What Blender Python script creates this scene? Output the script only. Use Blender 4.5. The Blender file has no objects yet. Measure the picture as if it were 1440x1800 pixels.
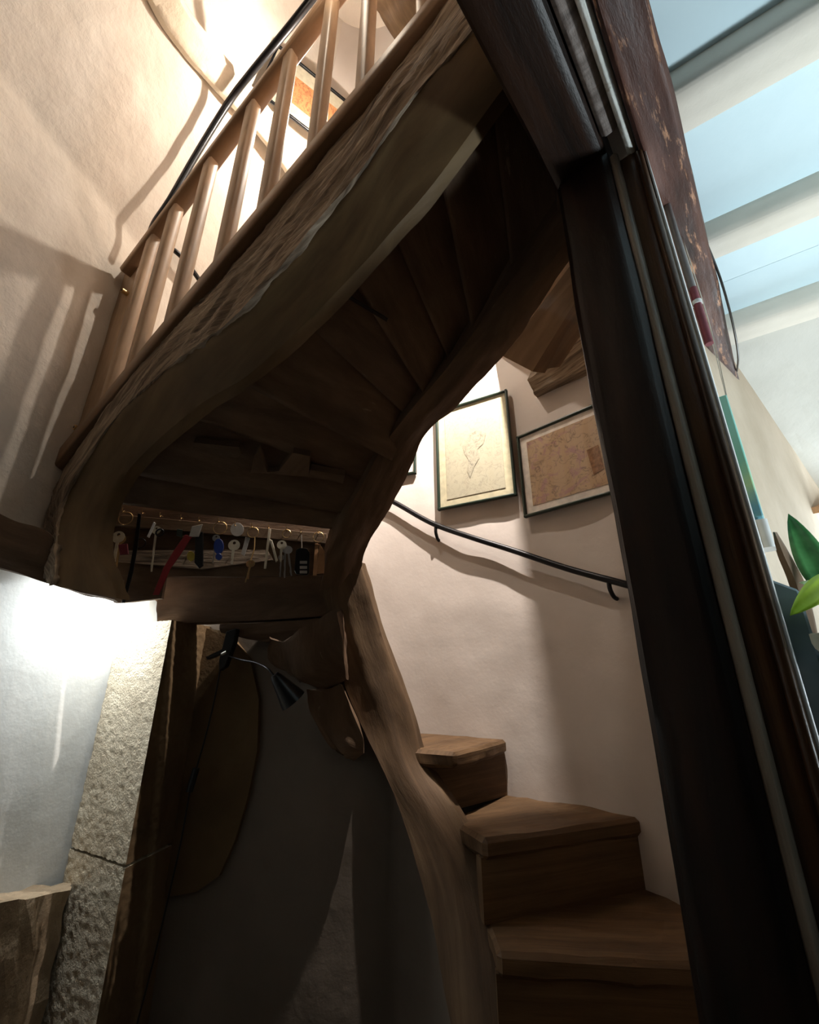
import bpy, bmesh, math, random
from mathutils import Vector, noise, Matrix
from mathutils.bvhtree import BVHTree

random.seed(7)
sc = bpy.context.scene
col = sc.collection
V = Vector

# ------------------------------------------------------------------ camera
F = 767.0
ELEV = math.radians(20.5)
CE, SE = math.cos(ELEV), math.sin(ELEV)
CAM = V((0, 0, 1.3))
cd = bpy.data.cameras.new('camera')
cam = bpy.data.objects.new('camera', cd)
col.objects.link(cam)
cam.location = CAM
cam.rotation_euler = (math.pi / 2 + ELEV, 0, 0)
cd.sensor_fit = 'HORIZONTAL'
cd.sensor_width = 36
cd.lens = 36 * F / 1440
cd.clip_start = 0.02
sc.camera = cam

# ------------------------------------------------------------------ world, exposure
w = bpy.data.worlds.new('world')
sc.world = w
w.use_nodes = True
w.node_tree.nodes['Background'].inputs[0].default_value = (0.85, 0.93, 1.0, 1)
w.node_tree.nodes['Background'].inputs[1].default_value = 0.006
sc.view_settings.view_transform = 'Standard'
sc.view_settings.look = 'None'
sc.view_settings.gamma = 1
sc.view_settings.exposure = 0
sc.view_settings.use_curve_mapping = False

LAMP_STAIR = V((0.33, 1.55, 3.50))
LAMP_HALL = V((-0.30, 0.70, 3.85))
LAMP_SPOT = V((-0.36, 1.46, 4.05))
LAMP_UNDER = V((-1.10, 1.80, 1.74))


def light(name, kind, loc, energy, color, size=0.05, aim=None, **kw):
    ld = bpy.data.lights.new(name, kind)
    ld.energy = energy
    ld.color = color
    if kind == 'AREA':
        ld.shape = 'RECTANGLE'
        ld.size, ld.size_y = size
    else:
        ld.shadow_soft_size = size
    for k, v in kw.items():
        setattr(ld, k, v)
    o = bpy.data.objects.new(name, ld)
    col.objects.link(o)
    o.location = loc
    if aim is not None:
        o.rotation_euler = (V(aim) - V(loc)).to_track_quat('-Z', 'Y').to_euler()
    return o


# daylight through the room's window (right of the frame)
light('window_daylight', 'AREA', (3.02, 2.2, 1.55), 90, (0.82, 0.94, 1.0), (1.2, 1.3), aim=(0.0, 2.0, 1.9))


# ------------------------------------------------------------------ helpers
def R(u, v):
    a = (u - 720) / F
    b = (900 - v) / F
    return V((a, CE - b * SE, SE + b * CE))


def A(u, v, t):
    return CAM + R(u, v) * t


def PY(u, v, y):
    r = R(u, v)
    return CAM + r * (y / r.y)


def PZ(u, v, z):
    r = R(u, v)
    return CAM + r * ((z - CAM.z) / r.z)


NS = V((0.506, 0.863, 0)).normalized()          # away from the hall, across the upper flight
JS = V((NS.y, -NS.x, 0))                        # along the upper flight


def PS(u, v, p):                                # vertical plane parallel to the upper flight
    r = R(u, v)
    return CAM + r * (p / r.dot(NS))


D = V((0.649, 0.760, 0)).normalized()           # along the partition
Q = V((D.y, -D.x, 0))


def SQ(s, q, z):
    return D * s + Q * q + V((0, 0, z))


NJ = V((0.56, 0.829, 0)).normalized()           # across the ceiling joists
JJ = V((NJ.y, -NJ.x, 0))


def JP(j, p, z):
    return JJ * j + NJ * p + V((0, 0, z))


def link_mesh(name, me, mat, parent=None):
    o = bpy.data.objects.new(name, me)
    col.objects.link(o)
    if mat is not None:
        me.materials.append(mat)
    if parent is not None:
        o.parent = parent
    return o


def tag(o, label=None, cat=None, group=None, kind=None):
    if label: o['label'] = label
    if cat: o['category'] = cat
    if group: o['group'] = group
    if kind: o['kind'] = kind
    return o


def empty(name, loc, label=None, cat=None, group=None, kind=None):
    o = bpy.data.objects.new(name, None)
    o.empty_display_size = 0.05
    col.objects.link(o)
    o.location = loc
    tag(o, label, cat, group, kind)
    return o


def adopt(child, parent):
    """parent an object built in world coordinates under an empty standing at its base"""
    child.parent = parent
    child.matrix_parent_inverse = Matrix.Translation(parent.location).inverted()
    return child


def displace(bm, amp, freq, seed=0.0, octv=3, along=None, stretch=1.0, pit=0.0):
    bm.normal_update()
    mv = {}
    for v in bm.verts:
        p = v.co.copy()
        if along is not None:
            d = p.dot(along)
            p = p - along * d + along * (d / stretch)
        p = p * freq + V((seed, seed * 1.7, -seed))
        n = 0.0
        a = 1.0
        for k in range(octv):
            n += a * noise.noise(p * (2.1 ** k))
            a *= 0.5
        if pit:
            q = noise.noise(p * 3.3 + V((9, 1, 4)))
            n -= pit * max(0.0, q - 0.15)
        mv[v] = v.normal * (n * amp)
    for v, d in mv.items():
        v.co += d


def set_uv(me, grain=None, nrm=None):
    uv = me.uv_layers.new(name='UVMap')
    for poly in me.polygons:
        n = nrm if nrm is not None else poly.normal
        g = V(grain) if grain is not None else (V((0, 0, 1)) if abs(n.z) < 0.9 else V((1, 0, 0)))
        c = n.cross(g)
        for li in poly.loop_indices:
            p = me.vertices[me.loops[li].vertex_index].co
            if c.length < 0.3:
                uv.data[li].uv = (p.dot(V((0.3, 0.9, 0.2))), p.dot(V((0.9, -0.3, 0.3))))
            else:
                uv.data[li].uv = (p.dot(g), p.dot(c.normalized()))


def catmull(pts, n):
    if len(pts) == 2:
        return [pts[0].lerp(pts[1], i / (n - 1)) for i in range(n)]
    out = []
    m = len(pts) - 1
    for i in range(n):
        x = i / (n - 1) * m
        k = min(int(x), m - 1)
        t = x - k
        p1, p2 = pts[k], pts[k + 1]
        p0 = pts[k - 1] if k > 0 else p1 * 2 - p2
        p3 = pts[k + 2] if k + 2 <= m else p2 * 2 - p1
        out.append(0.5 * ((2 * p1) + (p2 - p0) * t + (2 * p0 - 5 * p1 + 4 * p2 - p3) * t * t
                          + (3 * p1 - p0 - 3 * p2 + p3) * t ** 3))
    return out


def loft(name, secs, mat, parent=None, nl=24, sub=3, amp=0.0, freq=6.0, seed=0.0, smooth=True,
         linear=False, octv=3, stretch=4.0, pit=0.0):
    """skin a row of closed cross-sections (lists of points) with grain running along the row"""
    k = len(secs[0])
    rows = []
    cols = [[V(s[j]) for s in secs] for j in range(k)]
    res = []
    for c in cols:
        if linear:
            m = len(c) - 1
            r_ = []
            for i in range(nl):
                x = i / (nl - 1) * m
                q = min(int(x), m - 1)
                r_.append(c[q].lerp(c[q + 1], x - q))
            res.append(r_)
        else:
            res.append(catmull(c, nl))
    for i in range(nl):
        ring = [res[j][i] for j in range(k)]
        row = []
        for j in range(k):
            a, b = ring[j], ring[(j + 1) % k]
            for q in range(sub):
                row.append(a.lerp(b, q / sub))
        rows.append(row)
    n = len(rows[0])
    bm = bmesh.new()
    vs = [[bm.verts.new(p) for p in row] for row in rows]
    ln = [0.0]
    for i in range(1, nl):
        ln.append(ln[-1] + ((rows[i][0] - rows[i - 1][0]).length + (rows[i][n // 2] - rows[i - 1][n // 2]).length) / 2)
    per = [[0.0] for _ in rows]
    for i in range(nl):
        for j in range(n):
            per[i].append(per[i][-1] + (rows[i][(j + 1) % n] - rows[i][j]).length)
    uvl = bm.loops.layers.uv.new('UVMap')
    for i in range(nl - 1):
        for j in range(n):
            f = bm.faces.new((vs[i][j], vs[i][(j + 1) % n], vs[i + 1][(j + 1) % n], vs[i + 1][j]))
            for lp, (ii, jj) in zip(f.loops, ((i, j), (i, j + 1), (i + 1, j + 1), (i + 1, j))):
                lp[uvl].uv = (ln[ii], per[ii][jj])
            f.smooth = smooth
    for row, fl in ((vs[0], True), (vs[-1], False)):
        try:
            f = bm.faces.new(row[::-1] if fl else row)
            for lp in f.loops:
                lp[uvl].uv = (lp.vert.co.x + lp.vert.co.y, lp.vert.co.z)
        except ValueError:
            pass
    bmesh.ops.recalc_face_normals(bm, faces=bm.faces)
    if amp:
        ax = (rows[-1][0] - rows[0][0])
        displace(bm, amp, freq, seed, octv, ax.normalized() if ax.length > 0 else None, stretch, pit)
    me = bpy.data.meshes.new(name)
    bm.to_mesh(me)
    bm.free()
    try:
        me.set_sharp_from_angle(angle=math.radians(50))
    except Exception:
        pass
    return link_mesh(name, me, mat, parent)


def rect(c, sx, sy, hx, hy, bev=0.006):
    """an eight-cornered (chamfered) rectangle round c"""
    b = bev
    pts = [(-hx + b, -hy), (hx - b, -hy), (hx, -hy + b), (hx, hy - b), (hx - b, hy), (-hx + b, hy), (-hx, hy - b), (-hx, -hy + b)]
    return [c + sx * x + sy * y for x, y in pts]


def beam(name, p0, p1, wdt, hgt, mat, parent=None, up=None, side=None, bev=0.006, amp=0.0, freq=6.0, seed=0.0, nl=2, sub=1, pit=0.0):
    p0, p1 = V(p0), V(p1)
    d = (p1 - p0).normalized()
    if side is None:
        u = V(up) if up is not None else (V((0, 0, 1)) if abs(d.z) < 0.9 else V((0, 1, 0)))
        sx = d.cross(u).normalized()
    else:
        sx = V(side).normalized()
        sx = (sx - d * sx.dot(d)).normalized()
    sy = sx.cross(d).normalized()
    secs = [rect(p, sx, sy, wdt / 2, hgt / 2, bev) for p in (p0, p1)]
    return loft(name, secs, mat, parent, nl=max(nl, 2), sub=sub, amp=amp, freq=freq, seed=seed, smooth=amp > 0, pit=pit)


def tube(name, pts, r, mat, parent=None, n=10, nl=None, rs=None):
    pts = [V(p) for p in pts]
    nl = nl or max(2, len(pts) * 5)
    path = catmull(pts, nl) if len(pts) > 2 else pts
    nl = len(path)
    secs = []
    prev = None
    for i, p in enumerate(path):
        d = (path[min(i + 1, nl - 1)] - path[max(i - 1, 0)]).normalized()
        if prev is None:
            prev = d.orthogonal().normalized()
        prev = (prev - d * prev.dot(d)).normalized()
        b = d.cross(prev)
        rr = r if rs is None else rs[0] + (rs[1] - rs[0]) * i / max(1, nl - 1)
        secs.append([p + (prev * math.cos(2 * math.pi * k / n) + b * math.sin(2 * math.pi * k / n)) * rr for k in range(n)])
    return loft(name, secs, mat, parent, nl=nl, sub=1, linear=True)


def slab(name, pts, ext, mat, parent=None, grain=None, cuts=0, amp=0.0, freq=8.0, seed=0.0, bev=0.0, pit=0.0):
    """a flat outline given as points, thickened by the vector ext"""
    bm = bmesh.new()
    vs = [bm.verts.new(V(p)) for p in pts]
    f = bm.faces.new(vs)
    r_ = bmesh.ops.extrude_face_region(bm, geom=[f])
    nv = [g for g in r_['geom'] if isinstance(g, bmesh.types.BMVert)]
    bmesh.ops.translate(bm, vec=V(ext), verts=nv)
    bmesh.ops.recalc_face_normals(bm, faces=bm.faces)
    if bev:
        bmesh.ops.bevel(bm, geom=list(bm.edges), offset=bev, segments=1, affect='EDGES', clamp_overlap=True)
    uvl = bm.loops.layers.uv.new('UVMap')
    bm.normal_update()
    for f in bm.faces:
        g = V(grain) if grain is not None else (V((0, 0, 1)) if abs(f.normal.z) < 0.9 else V((1, 0, 0)))
        c = f.normal.cross(g)
        for lp in f.loops:
            p = lp.vert.co
            lp[uvl].uv = (p.dot(g), p.dot(c.normalized())) if c.length > 0.3 else (p.dot(V((0.3, 0.9, 0.2))), p.dot(V((0.9, -0.3, 0.3))))
    if cuts:
        bmesh.ops.triangulate(bm, faces=[f for f in bm.faces if len(f.verts) > 4])
        bmesh.ops.subdivide_edges(bm, edges=list(bm.edges), cuts=cuts, use_grid_fill=True)
        bm.normal_update()
        displace(bm, amp, freq, seed, pit=pit)
    me = bpy.data.meshes.new(name)
    bm.to_mesh(me)
    bm.free()
    return link_mesh(name, me, mat, parent)


def gridmesh(name, fn, nu, nv, mat, parent=None, amp=0.0, freq=3.0, seed=0.0, octv=4, smooth=True, grain=None, pit=0.0, flip=False):
    vs = [fn(i / nu, j / nv) for j in range(nv + 1) for i in range(nu + 1)]
    fs = []
    for j in range(nv):
        for i in range(nu):
            a = j * (nu + 1) + i
            q = (a, a + 1, a + nu + 2, a + nu + 1)
            fs.append(q[::-1] if flip else q)
    bm = bmesh.new()
    bv = [bm.verts.new(p) for p in vs]
    for q in fs:
        f = bm.faces.new([bv[k] for k in q])
        f.smooth = smooth
    if amp:
        displace(bm, amp, freq, seed, octv, pit=pit)
    me = bpy.data.meshes.new(name)
    bm.to_mesh(me)
    bm.free()
    set_uv(me, grain)
    return link_mesh(name, me, mat, parent)


# ------------------------------------------------------------------ materials
class NT:
    def __init__(self, name):
        self.m = bpy.data.materials.new(name)
        self.m.use_nodes = True
        self.t = self.m.node_tree
        self.b = self.t.nodes['Principled BSDF']

    def n(self, typ, **kw):
        nd = self.t.nodes.new(typ)
        for k, v in kw.items():
            if k.startswith('i_'):
                key = k[2:].replace('_', ' ')
                nd.inputs[key].default_value = v
            else:
                setattr(nd, k, v)
        return nd

    def l(self, a, b):
        self.t.links.new(a, b)

    def ramp(self, fac, stops):
        r = self.n('ShaderNodeValToRGB')
        e = r.color_ramp.elements
        while len(e) < len(stops):
            e.new(0.5)
        for el, (p, c) in zip(e, stops):
            el.position = p
            el.color = (*c, 1)
        self.l(fac, r.inputs['Fac'])
        return r.outputs['Color']

    def mix(self, fac, a, b, mode='MIX'):
        m = self.n('ShaderNodeMix', data_type='RGBA', blend_type=mode)
        if isinstance(fac, (int, float)):
            m.inputs[0].default_value = fac
        else:
            self.l(fac, m.inputs[0])
        for s, x in ((m.inputs[6], a), (m.inputs[7], b)):
            if isinstance(x, tuple):
                s.default_value = (*x, 1)
            else:
                self.l(x, s)
        return m.outputs[2]

    def noise(self, vec, scale, detail=4, rough=0.55, dist=0.0):
        nd = self.n('ShaderNodeTexNoise')
        nd.inputs['Scale'].default_value = scale
        nd.inputs['Detail'].default_value = detail
        nd.inputs['Roughness'].default_value = rough
        nd.inputs['Distortion'].default_value = dist
        if vec is not None:
            self.l(vec, nd.inputs['Vector'])
        return nd.outputs['Fac']

    def coord(self, kind='UV', scale=(1, 1, 1)):
        c = self.n('ShaderNodeTexCoord')
        m = self.n('ShaderNodeMapping')
        m.inputs['Scale'].default_value = scale
        self.l(c.outputs[kind], m.inputs['Vector'])
        oi = self.n('ShaderNodeObjectInfo')
        ml = self.n('ShaderNodeMath', operation='MULTIPLY')
        ml.inputs[1].default_value = 17.0
        self.l(oi.outputs['Random'], ml.inputs[0])
        cb = self.n('ShaderNodeCombineXYZ')
        self.l(ml.outputs[0], cb.inputs[2])
        self.l(ml.outputs[0], cb.inputs[0])
        ad = self.n('ShaderNodeVectorMath', operation='ADD')
        self.l(m.outputs[0], ad.inputs[0])
        self.l(cb.outputs[0], ad.inputs[1])
        return ad.outputs[0]

    def bump(self, h, strength, dist=0.01, prev=None):
        b = self.n('ShaderNodeBump')
        b.inputs['Strength'].default_value = strength
        b.inputs['Distance'].default_value = dist
        self.l(h, b.inputs['Height'])
        if prev is not None:
            self.l(prev, b.inputs['Normal'])
        return b.outputs[0]

    def done(self, color=None, rough=0.6, normal=None, metal=0.0, spec=None):
        if color is not None:
            if isinstance(color, tuple):
                self.b.inputs['Base Color'].default_value = (*color, 1)
            else:
                self.l(color, self.b.inputs['Base Color'])
        if isinstance(rough, (int, float)):
            self.b.inputs['Roughness'].default_value = rough
        else:
            self.l(rough, self.b.inputs['Roughness'])
        self.b.inputs['Metallic'].default_value = metal
        if spec is not None:
            self.b.inputs['Specular IOR Level'].default_value = spec
        if normal is not None:
            self.l(normal, self.b.inputs['Normal'])
        return self.m


def wood(name, dark, mid, lite, rough=0.6, along=2.0, across=38.0, bump=0.35, worn=None, worn_at=0.6, spec=0.4):
    t = NT(name)
    g = t.noise(t.coord('UV', (along, across, 1)), 1.0, 6, 0.62, 0.6)
    c = t.ramp(g, [(0.3, dark), (0.5, mid), (0.72, lite)])
    big = t.noise(t.coord('UV', (2.2, 6.0, 1)), 1.6, 3, 0.6)
    c = t.mix(t.ramp(big, [(0.35, (0.45, 0.45, 0.45)), (0.65, (1, 1, 1))]), (0, 0, 0), c, 'MIX') if False else \
        t.mix(0.75, c, t.ramp(big, [(0.32, (0.5, 0.48, 0.46)), (0.66, (1.0, 1.0, 1.0))]), 'MULTIPLY')
    if worn:
        wn = t.noise(t.coord('UV', (3.0, 16.0, 1)), 2.0, 6, 0.7)
        f = t.ramp(wn, [(worn_at, (0, 0, 0)), (worn_at + 0.07, (1, 1, 1))])
        c = t.mix(f, c, worn)
    nb = t.bump(g, bump, 0.004)
    nb = t.bump(t.noise(t.coord('UV', (9, 30, 1)), 3.0, 5, 0.7), bump * 0.7, 0.004, nb)
    return t.done(c, rough, nb, spec=spec)


def plaster(name, base, tint, stain=None, bump=0.25, rough=0.9, scale=3.0, stain_at=0.62):
    t = NT(name)
    v = t.coord('Object')
    a = t.noise(v, scale, 6, 0.6)
    c = t.ramp(a, [(0.3, tint), (0.62, base)])
    if stain:
        f = t.ramp(t.noise(v, scale * 1.7, 7, 0.7, 0.4), [(stain_at, (0, 0, 0)), (stain_at + 0.12, (1, 1, 1))])
        c = t.mix(f, c, stain)
    nb = t.bump(t.noise(v, 55, 4, 0.6), bump * 0.5, 0.004)
    nb = t.bump(t.noise(v, 9, 6, 0.6), bump, 0.02, nb)
    return t.done(c, rough, nb, spec=0.2)


def plain(name, c, rough=0.5, metal=0.0, spec=None, var=0.12, scale=30):
    t = NT(name)
    f = t.noise(t.coord('Object'), scale, 4)
    k = tuple(x * (1 - var) for x in c)
    k2 = tuple(min(1, x * (1 + var)) for x in c)
    return t.done(t.ramp(f, [(0.35, k), (0.65, k2)]), rough, None, metal, spec)


def glow(name, c, strength):
    t = NT(name)
    t.b.inputs['Emission Color'].default_value = (*c, 1)
    t.b.inputs['Emission Strength'].default_value = strength
    return t.done(c, 0.4)


def glass(name):
    m = bpy.data.materials.new(name)
    m.use_nodes = True
    nt = m.node_tree
    nt.nodes.clear()
    o = nt.nodes.new('ShaderNodeOutputMaterial')
    mx = nt.nodes.new('ShaderNodeMixShader')
    tr = nt.nodes.new('ShaderNodeBsdfTransparent')
    gl = nt.nodes.new('ShaderNodeBsdfGlossy')
    gl.inputs['Roughness'].default_value = 0.03
    fr = nt.nodes.new('ShaderNodeLayerWeight')
    fr.inputs['Blend'].default_value = 0.3
    pw = nt.nodes.new('ShaderNodeMath')
    pw.operation = 'POWER'
    pw.inputs[1].default_value = 4.0
    nt.links.new(fr.outputs['Facing'], pw.inputs[0])
    ad = nt.nodes.new('ShaderNodeMath')
    ad.operation = 'ADD'
    ad.inputs[1].default_value = 0.03
    nt.links.new(pw.outputs[0], ad.inputs[0])
    nt.links.new(ad.outputs[0], mx.inputs[0])
    nt.links.new(tr.outputs[0], mx.inputs[1])
    nt.links.new(gl.outputs[0], mx.inputs[2])
    nt.links.new(mx.outputs[0], o.inputs['Surface'])
    return m


M_OAK = wood('aged_oak', (0.10, 0.06, 0.032), (0.155, 0.095, 0.05), (0.22, 0.145, 0.08), 0.65, 2.0, 22, 0.5)
M_OAKROUGH = wood('weathered_oak', (0.07, 0.046, 0.03), (0.30, 0.22, 0.15), (0.56, 0.45, 0.33), 0.8, 5.0, 70, 1.0)
M_SOFFIT = wood('soffit_oak', (0.105, 0.062, 0.036), (0.165, 0.10, 0.058), (0.235, 0.15, 0.09), 0.75, 2.5, 9, 0.7,
                worn=(0.34, 0.25, 0.165), worn_at=0.67)
M_TREAD = wood('tread_oak', (0.10, 0.054, 0.024), (0.15, 0.085, 0.038), (0.21, 0.125, 0.06), 0.65, 1.5, 45, 0.4)
M_PINE = wood('varnished_pine', (0.34, 0.225, 0.135), (0.42, 0.285, 0.18), (0.50, 0.35, 0.23), 0.45, 1.0, 18, 0.12)
M_PINEDK = wood('dark_pine', (0.20, 0.115, 0.058), (0.25, 0.145, 0.075), (0.31, 0.185, 0.10), 0.45, 1.0, 14, 0.12)
M_STRING = wood('smooth_oak_face', (0.145, 0.09, 0.040), (0.185, 0.118, 0.053), (0.225, 0.148, 0.07), 0.6, 1.3, 9, 0.25)
M_POST = wood('black_stained_oak', (0.004, 0.003, 0.002), (0.020, 0.0085, 0.0045), (0.046, 0.018, 0.008), 0.42, 1.2, 14, 0.35)
M_CASING = wood('varnished_casing', (0.035, 0.017, 0.008), (0.08, 0.038, 0.016), (0.14, 0.07, 0.03), 0.28, 1.0, 40, 0.3)
M_BEAD = wood('worn_bead', (0.16, 0.13, 0.10), (0.34, 0.28, 0.22), (0.50, 0.43, 0.35), 0.3, 1.0, 50, 0.5)
M_REDBEAM = wood('reddish_beam', (0.03, 0.014, 0.012), (0.085, 0.036, 0.027), (0.15, 0.07, 0.05), 0.5, 2.0, 16, 0.6,
                 worn=(0.50, 0.26, 0.15), worn_at=0.56)
M_GREYBLK = wood('grey_end_block', (0.10, 0.08, 0.07), (0.24, 0.20, 0.18), (0.42, 0.37, 0.34), 0.5, 30, 6, 0.8)
M_WALL = plaster('stair_plaster', (0.66, 0.60, 0.555), (0.58, 0.52, 0.475), bump=0.12, scale=2.0)
M_WALLL = plaster('hall_plaster', (0.66, 0.60, 0.53), (0.55, 0.49, 0.42), stain=(0.40, 0.335, 0.27), bump=0.55, scale=2.4, stain_at=0.66)
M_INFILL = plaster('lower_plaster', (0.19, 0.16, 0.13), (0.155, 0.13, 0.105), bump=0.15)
M_PATCH = plaster('dark_brown_patch', (0.15, 0.10, 0.052), (0.11, 0.07, 0.036), bump=0.3, scale=5)  # dark brown of the wall patch and the jamb's right side
M_NICHE = plaster('white_niche', (0.70, 0.72, 0.71), (0.64, 0.66, 0.65), bump=0.15)
M_CEILP = plaster('pale_blue_paint', (0.66, 0.82, 0.88), (0.60, 0.76, 0.82), bump=0.08, scale=2.5)
M_JOIST = plaster('white_joist_paint', (0.74, 0.70, 0.62), (0.66, 0.62, 0.54), stain=(0.45, 0.34, 0.2), bump=0.15, scale=4, stain_at=0.74)
M_SLOPE = plaster('grey_plaster', (0.66, 0.65, 0.60), (0.56, 0.55, 0.50), bump=0.2)
M_BEIGE = plaster('beige_plaster', (0.58, 0.48, 0.37), (0.48, 0.39, 0.29), bump=0.2)
M_WHITE = plaster('flaking_white', (0.80, 0.82, 0.78), (0.70, 0.72, 0.68), stain=(0.28, 0.22, 0.13), bump=0.5, scale=14, stain_at=0.60)
M_RAFTER = plaster('limewashed_rafter', (0.72, 0.64, 0.52), (0.58, 0.50, 0.39), bump=0.5, scale=6)
M_BLACK = plain('black_iron', (0.012, 0.012, 0.014), 0.35, 0.6)
M_BLACKP = plain('black_plastic', (0.008, 0.008, 0.009), 0.3)
M_GREENFR = plain('dark_green_frame', (0.008, 0.022, 0.013), 0.35)
M_MATC = plain('cream_mount', (0.52, 0.48, 0.33), 0.9)
M_MATD = plain('buff_mount', (0.34, 0.30, 0.22), 0.9)
M_MATW = plain('white_mount', (0.80, 0.75, 0.69), 0.9)
M_BRASS = plain('brass', (0.62, 0.43, 0.20), 0.35, 0.9)
M_STEEL = plain('nickel', (0.62, 0.60, 0.56), 0.3, 0.9)
M_PALE = plain('pale_metal', (0.72, 0.66, 0.52), 0.45, 0.4)
M_RED = plain('red_strap', (0.26, 0.014, 0.018), 0.7)
M_BLUE = plain('blue_plastic', (0.02, 0.05, 0.26), 0.35)
M_YEL = plain('yellow_plastic', (0.62, 0.48, 0.06), 0.5)
M_TAN = plain('tan_leather', (0.45, 0.23, 0.10), 0.6)
M_GREY = plain('grey_plastic', (0.45, 0.43, 0.40), 0.5)
M_WHT = plain('white_plastic', (0.82, 0.84, 0.84), 0.4, var=0.04)
M_SLATE = plain('slate', (0.11, 0.16, 0.20), 0.35, var=0.3, scale=8)
M_MAROON = plain('maroon_sleeve', (0.20, 0.03, 0.045), 0.5)
M_PIPE = plain('grey_conduit', (0.16, 0.14, 0.14), 0.4)
M_POT = plain('cream_ceramic', (0.72, 0.62, 0.46), 0.4)
M_SOIL = plain('soil', (0.05, 0.03, 0.02), 0.9, var=0.4)
M_BULB = glow('lamp_bulb', (1.0, 0.82, 0.55), 6.0)
M_BULBC = glow('cool_tube', (0.93, 0.98, 1.0), 8.0)
M_GLASS = glass('picture_glass')


def stone_mat():
    t = NT('pitted_limestone')
    v = t.coord('Object')
    c = t.ramp(t.noise(v, 6, 6, 0.65), [(0.3, (0.58, 0.49, 0.36)), (0.65, (0.80, 0.71, 0.55))])
    vo = t.noise(v, 110, 3, 0.6)
    f = t.ramp(vo, [(0.66, (0, 0, 0)), (0.78, (0.6, 0.6, 0.6))])
    c = t.mix(f, c, (0.22, 0.17, 0.12))
    nb = t.bump(t.noise(v, 120, 4, 0.65), 0.9, 0.010)
    nb = t.bump(t.noise(v, 180, 3, 0.6), 0.5, 0.004, nb)
    return t.done(c, 0.95, nb, spec=0.1)


M_STONE = stone_mat()
M_LEDGE = plaster('brown_stone', (0.40, 0.31, 0.21), (0.26, 0.19, 0.12), bump=0.8, scale=8)


def print_mat(name, ground, ink, ink2, sc_=6.0, wave=False):
    """a flat printed sheet: broken drawn marks on tinted paper"""
    t = NT(name)
    v = t.coord('UV')
    c = t.ramp(t.noise(v, 3, 3), [(0.3, tuple(x * 0.9 for x in ground)), (0.7, ground)])
    f = t.noise(v, sc_, 8, 0.75, 1.2)
    c = t.mix(t.ramp(f, [(0.53, (0, 0, 0)), (0.60, (0.85, 0.85, 0.85))]), c, ink)
    f2 = t.noise(v, sc_ * 1.3, 4, 0.55, 1.5)
    c = t.mix(t.ramp(f2, [(0.465, (0, 0, 0)), (0.49, (0.9, 0.9, 0.9)), (0.515, (0, 0, 0))]), c, ink2)
    return t.done(c, 0.8)


M_PRINT1 = print_mat('faint_drawing', (0.44, 0.41, 0.30), (0.37, 0.345, 0.25), (0.30, 0.28, 0.21), 14)
M_PRINT2 = print_mat('ochre_map', (0.50, 0.345, 0.21), (0.40, 0.22, 0.22), (0.20, 0.13, 0.09), 11)
M_PRINT3 = print_mat('orange_print', (0.34, 0.15, 0.055), (0.20, 0.06, 0.02), (0.12, 0.03, 0.01), 24)


def canvas_mat():
    t = NT('teal_painting')
    c0 = t.n('ShaderNodeTexCoord')
    sp = t.n('ShaderNodeSeparateXYZ')
    t.l(c0.outputs['Object'], sp.inputs[0])
    ad = t.n('ShaderNodeMath', operation='MULTIPLY_ADD')
    ad.inputs[1].default_value = 2.9
    ad.inputs[2].default_value = -4.55
    t.l(sp.outputs[2], ad.inputs[0])
    nz = t.noise(c0.outputs['Object'], 14, 5, 0.7, 0.6)
    m2 = t.n('ShaderNodeMath', operation='MULTIPLY_ADD')
    m2.inputs[1].default_value = 0.28
    t.l(nz, m2.inputs[0])
    t.l(ad.outputs[0], m2.inputs[2])
    c = t.ramp(m2.outputs[0], [(0.12, (0.10, 0.25, 0.16)), (0.25, (0.22, 0.52, 0.50)), (0.38, (0.12, 0.34, 0.46)),
                               (0.55, (0.42, 0.66, 0.36)), (0.70, (0.22, 0.56, 0.44)), (0.95, (0.26, 0.62, 0.56))])
    return t.done(c, 0.5)


M_CANVAS = canvas_mat()


def leaf_mat(name, c1, c2):
    t = NT(name)
    c = t.ramp(t.noise(t.coord('Object'), 25, 3), [(0.35, c1), (0.65, c2)])
    m = t.done(c, 0.4)
    t.b.inputs['Transmission Weight'].default_value = 0.0
    return m


M_LEAFD = leaf_mat('dark_leaf', (0.03, 0.14, 0.04), (0.07, 0.26, 0.08))
M_LEAFL = leaf_mat('lime_leaf', (0.42, 0.70, 0.04), (0.62, 0.86, 0.10))
M_LEAFV = leaf_mat('variegated_leaf', (0.35, 0.62, 0.30), (0.80, 0.92, 0.72))
M_STEM = plain('brown_stem', (0.10, 0.06, 0.035), 0.7)

# ------------------------------------------------------------------ the setting: walls and floor
WC = [V(p) for p in ((1.02, 1.535, 0), (0.97, 1.61, 0), (0.89, 1.715, 0), (0.76, 1.87, 0), (0.58, 2.03, 0), (0.40, 2.14, 0), (0.02, 2.34, 0),
                     (-0.45, 2.44, 0), (-0.90, 2.34, 0), (-1.20, 2.02, 0), (-1.33, 1.60, 0), (-1.40, 1.20, 0), (-1.48, 0.70, 0),
                     (-1.56, 0.0, 0), (-1.62, -0.7, 0))]
WCUR = catmull(WC, 141)
C0 = V((-0.15, 1.0, 0))


def wallpt(x, z):
    """plan parameter x 0..1 along the wall, height z; above 3.3 m the wall leans in like an attic slope"""
    k = x * 140
    i = min(int(k), 139)
    p = WCUR[i].lerp(WCUR[i + 1], k - i)
    if z > 3.3:
        s = 1 - 0.36 * (z - 3.3)
        p = C0 + (p - C0) * s
    return V((p.x, p.y, z))


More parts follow.
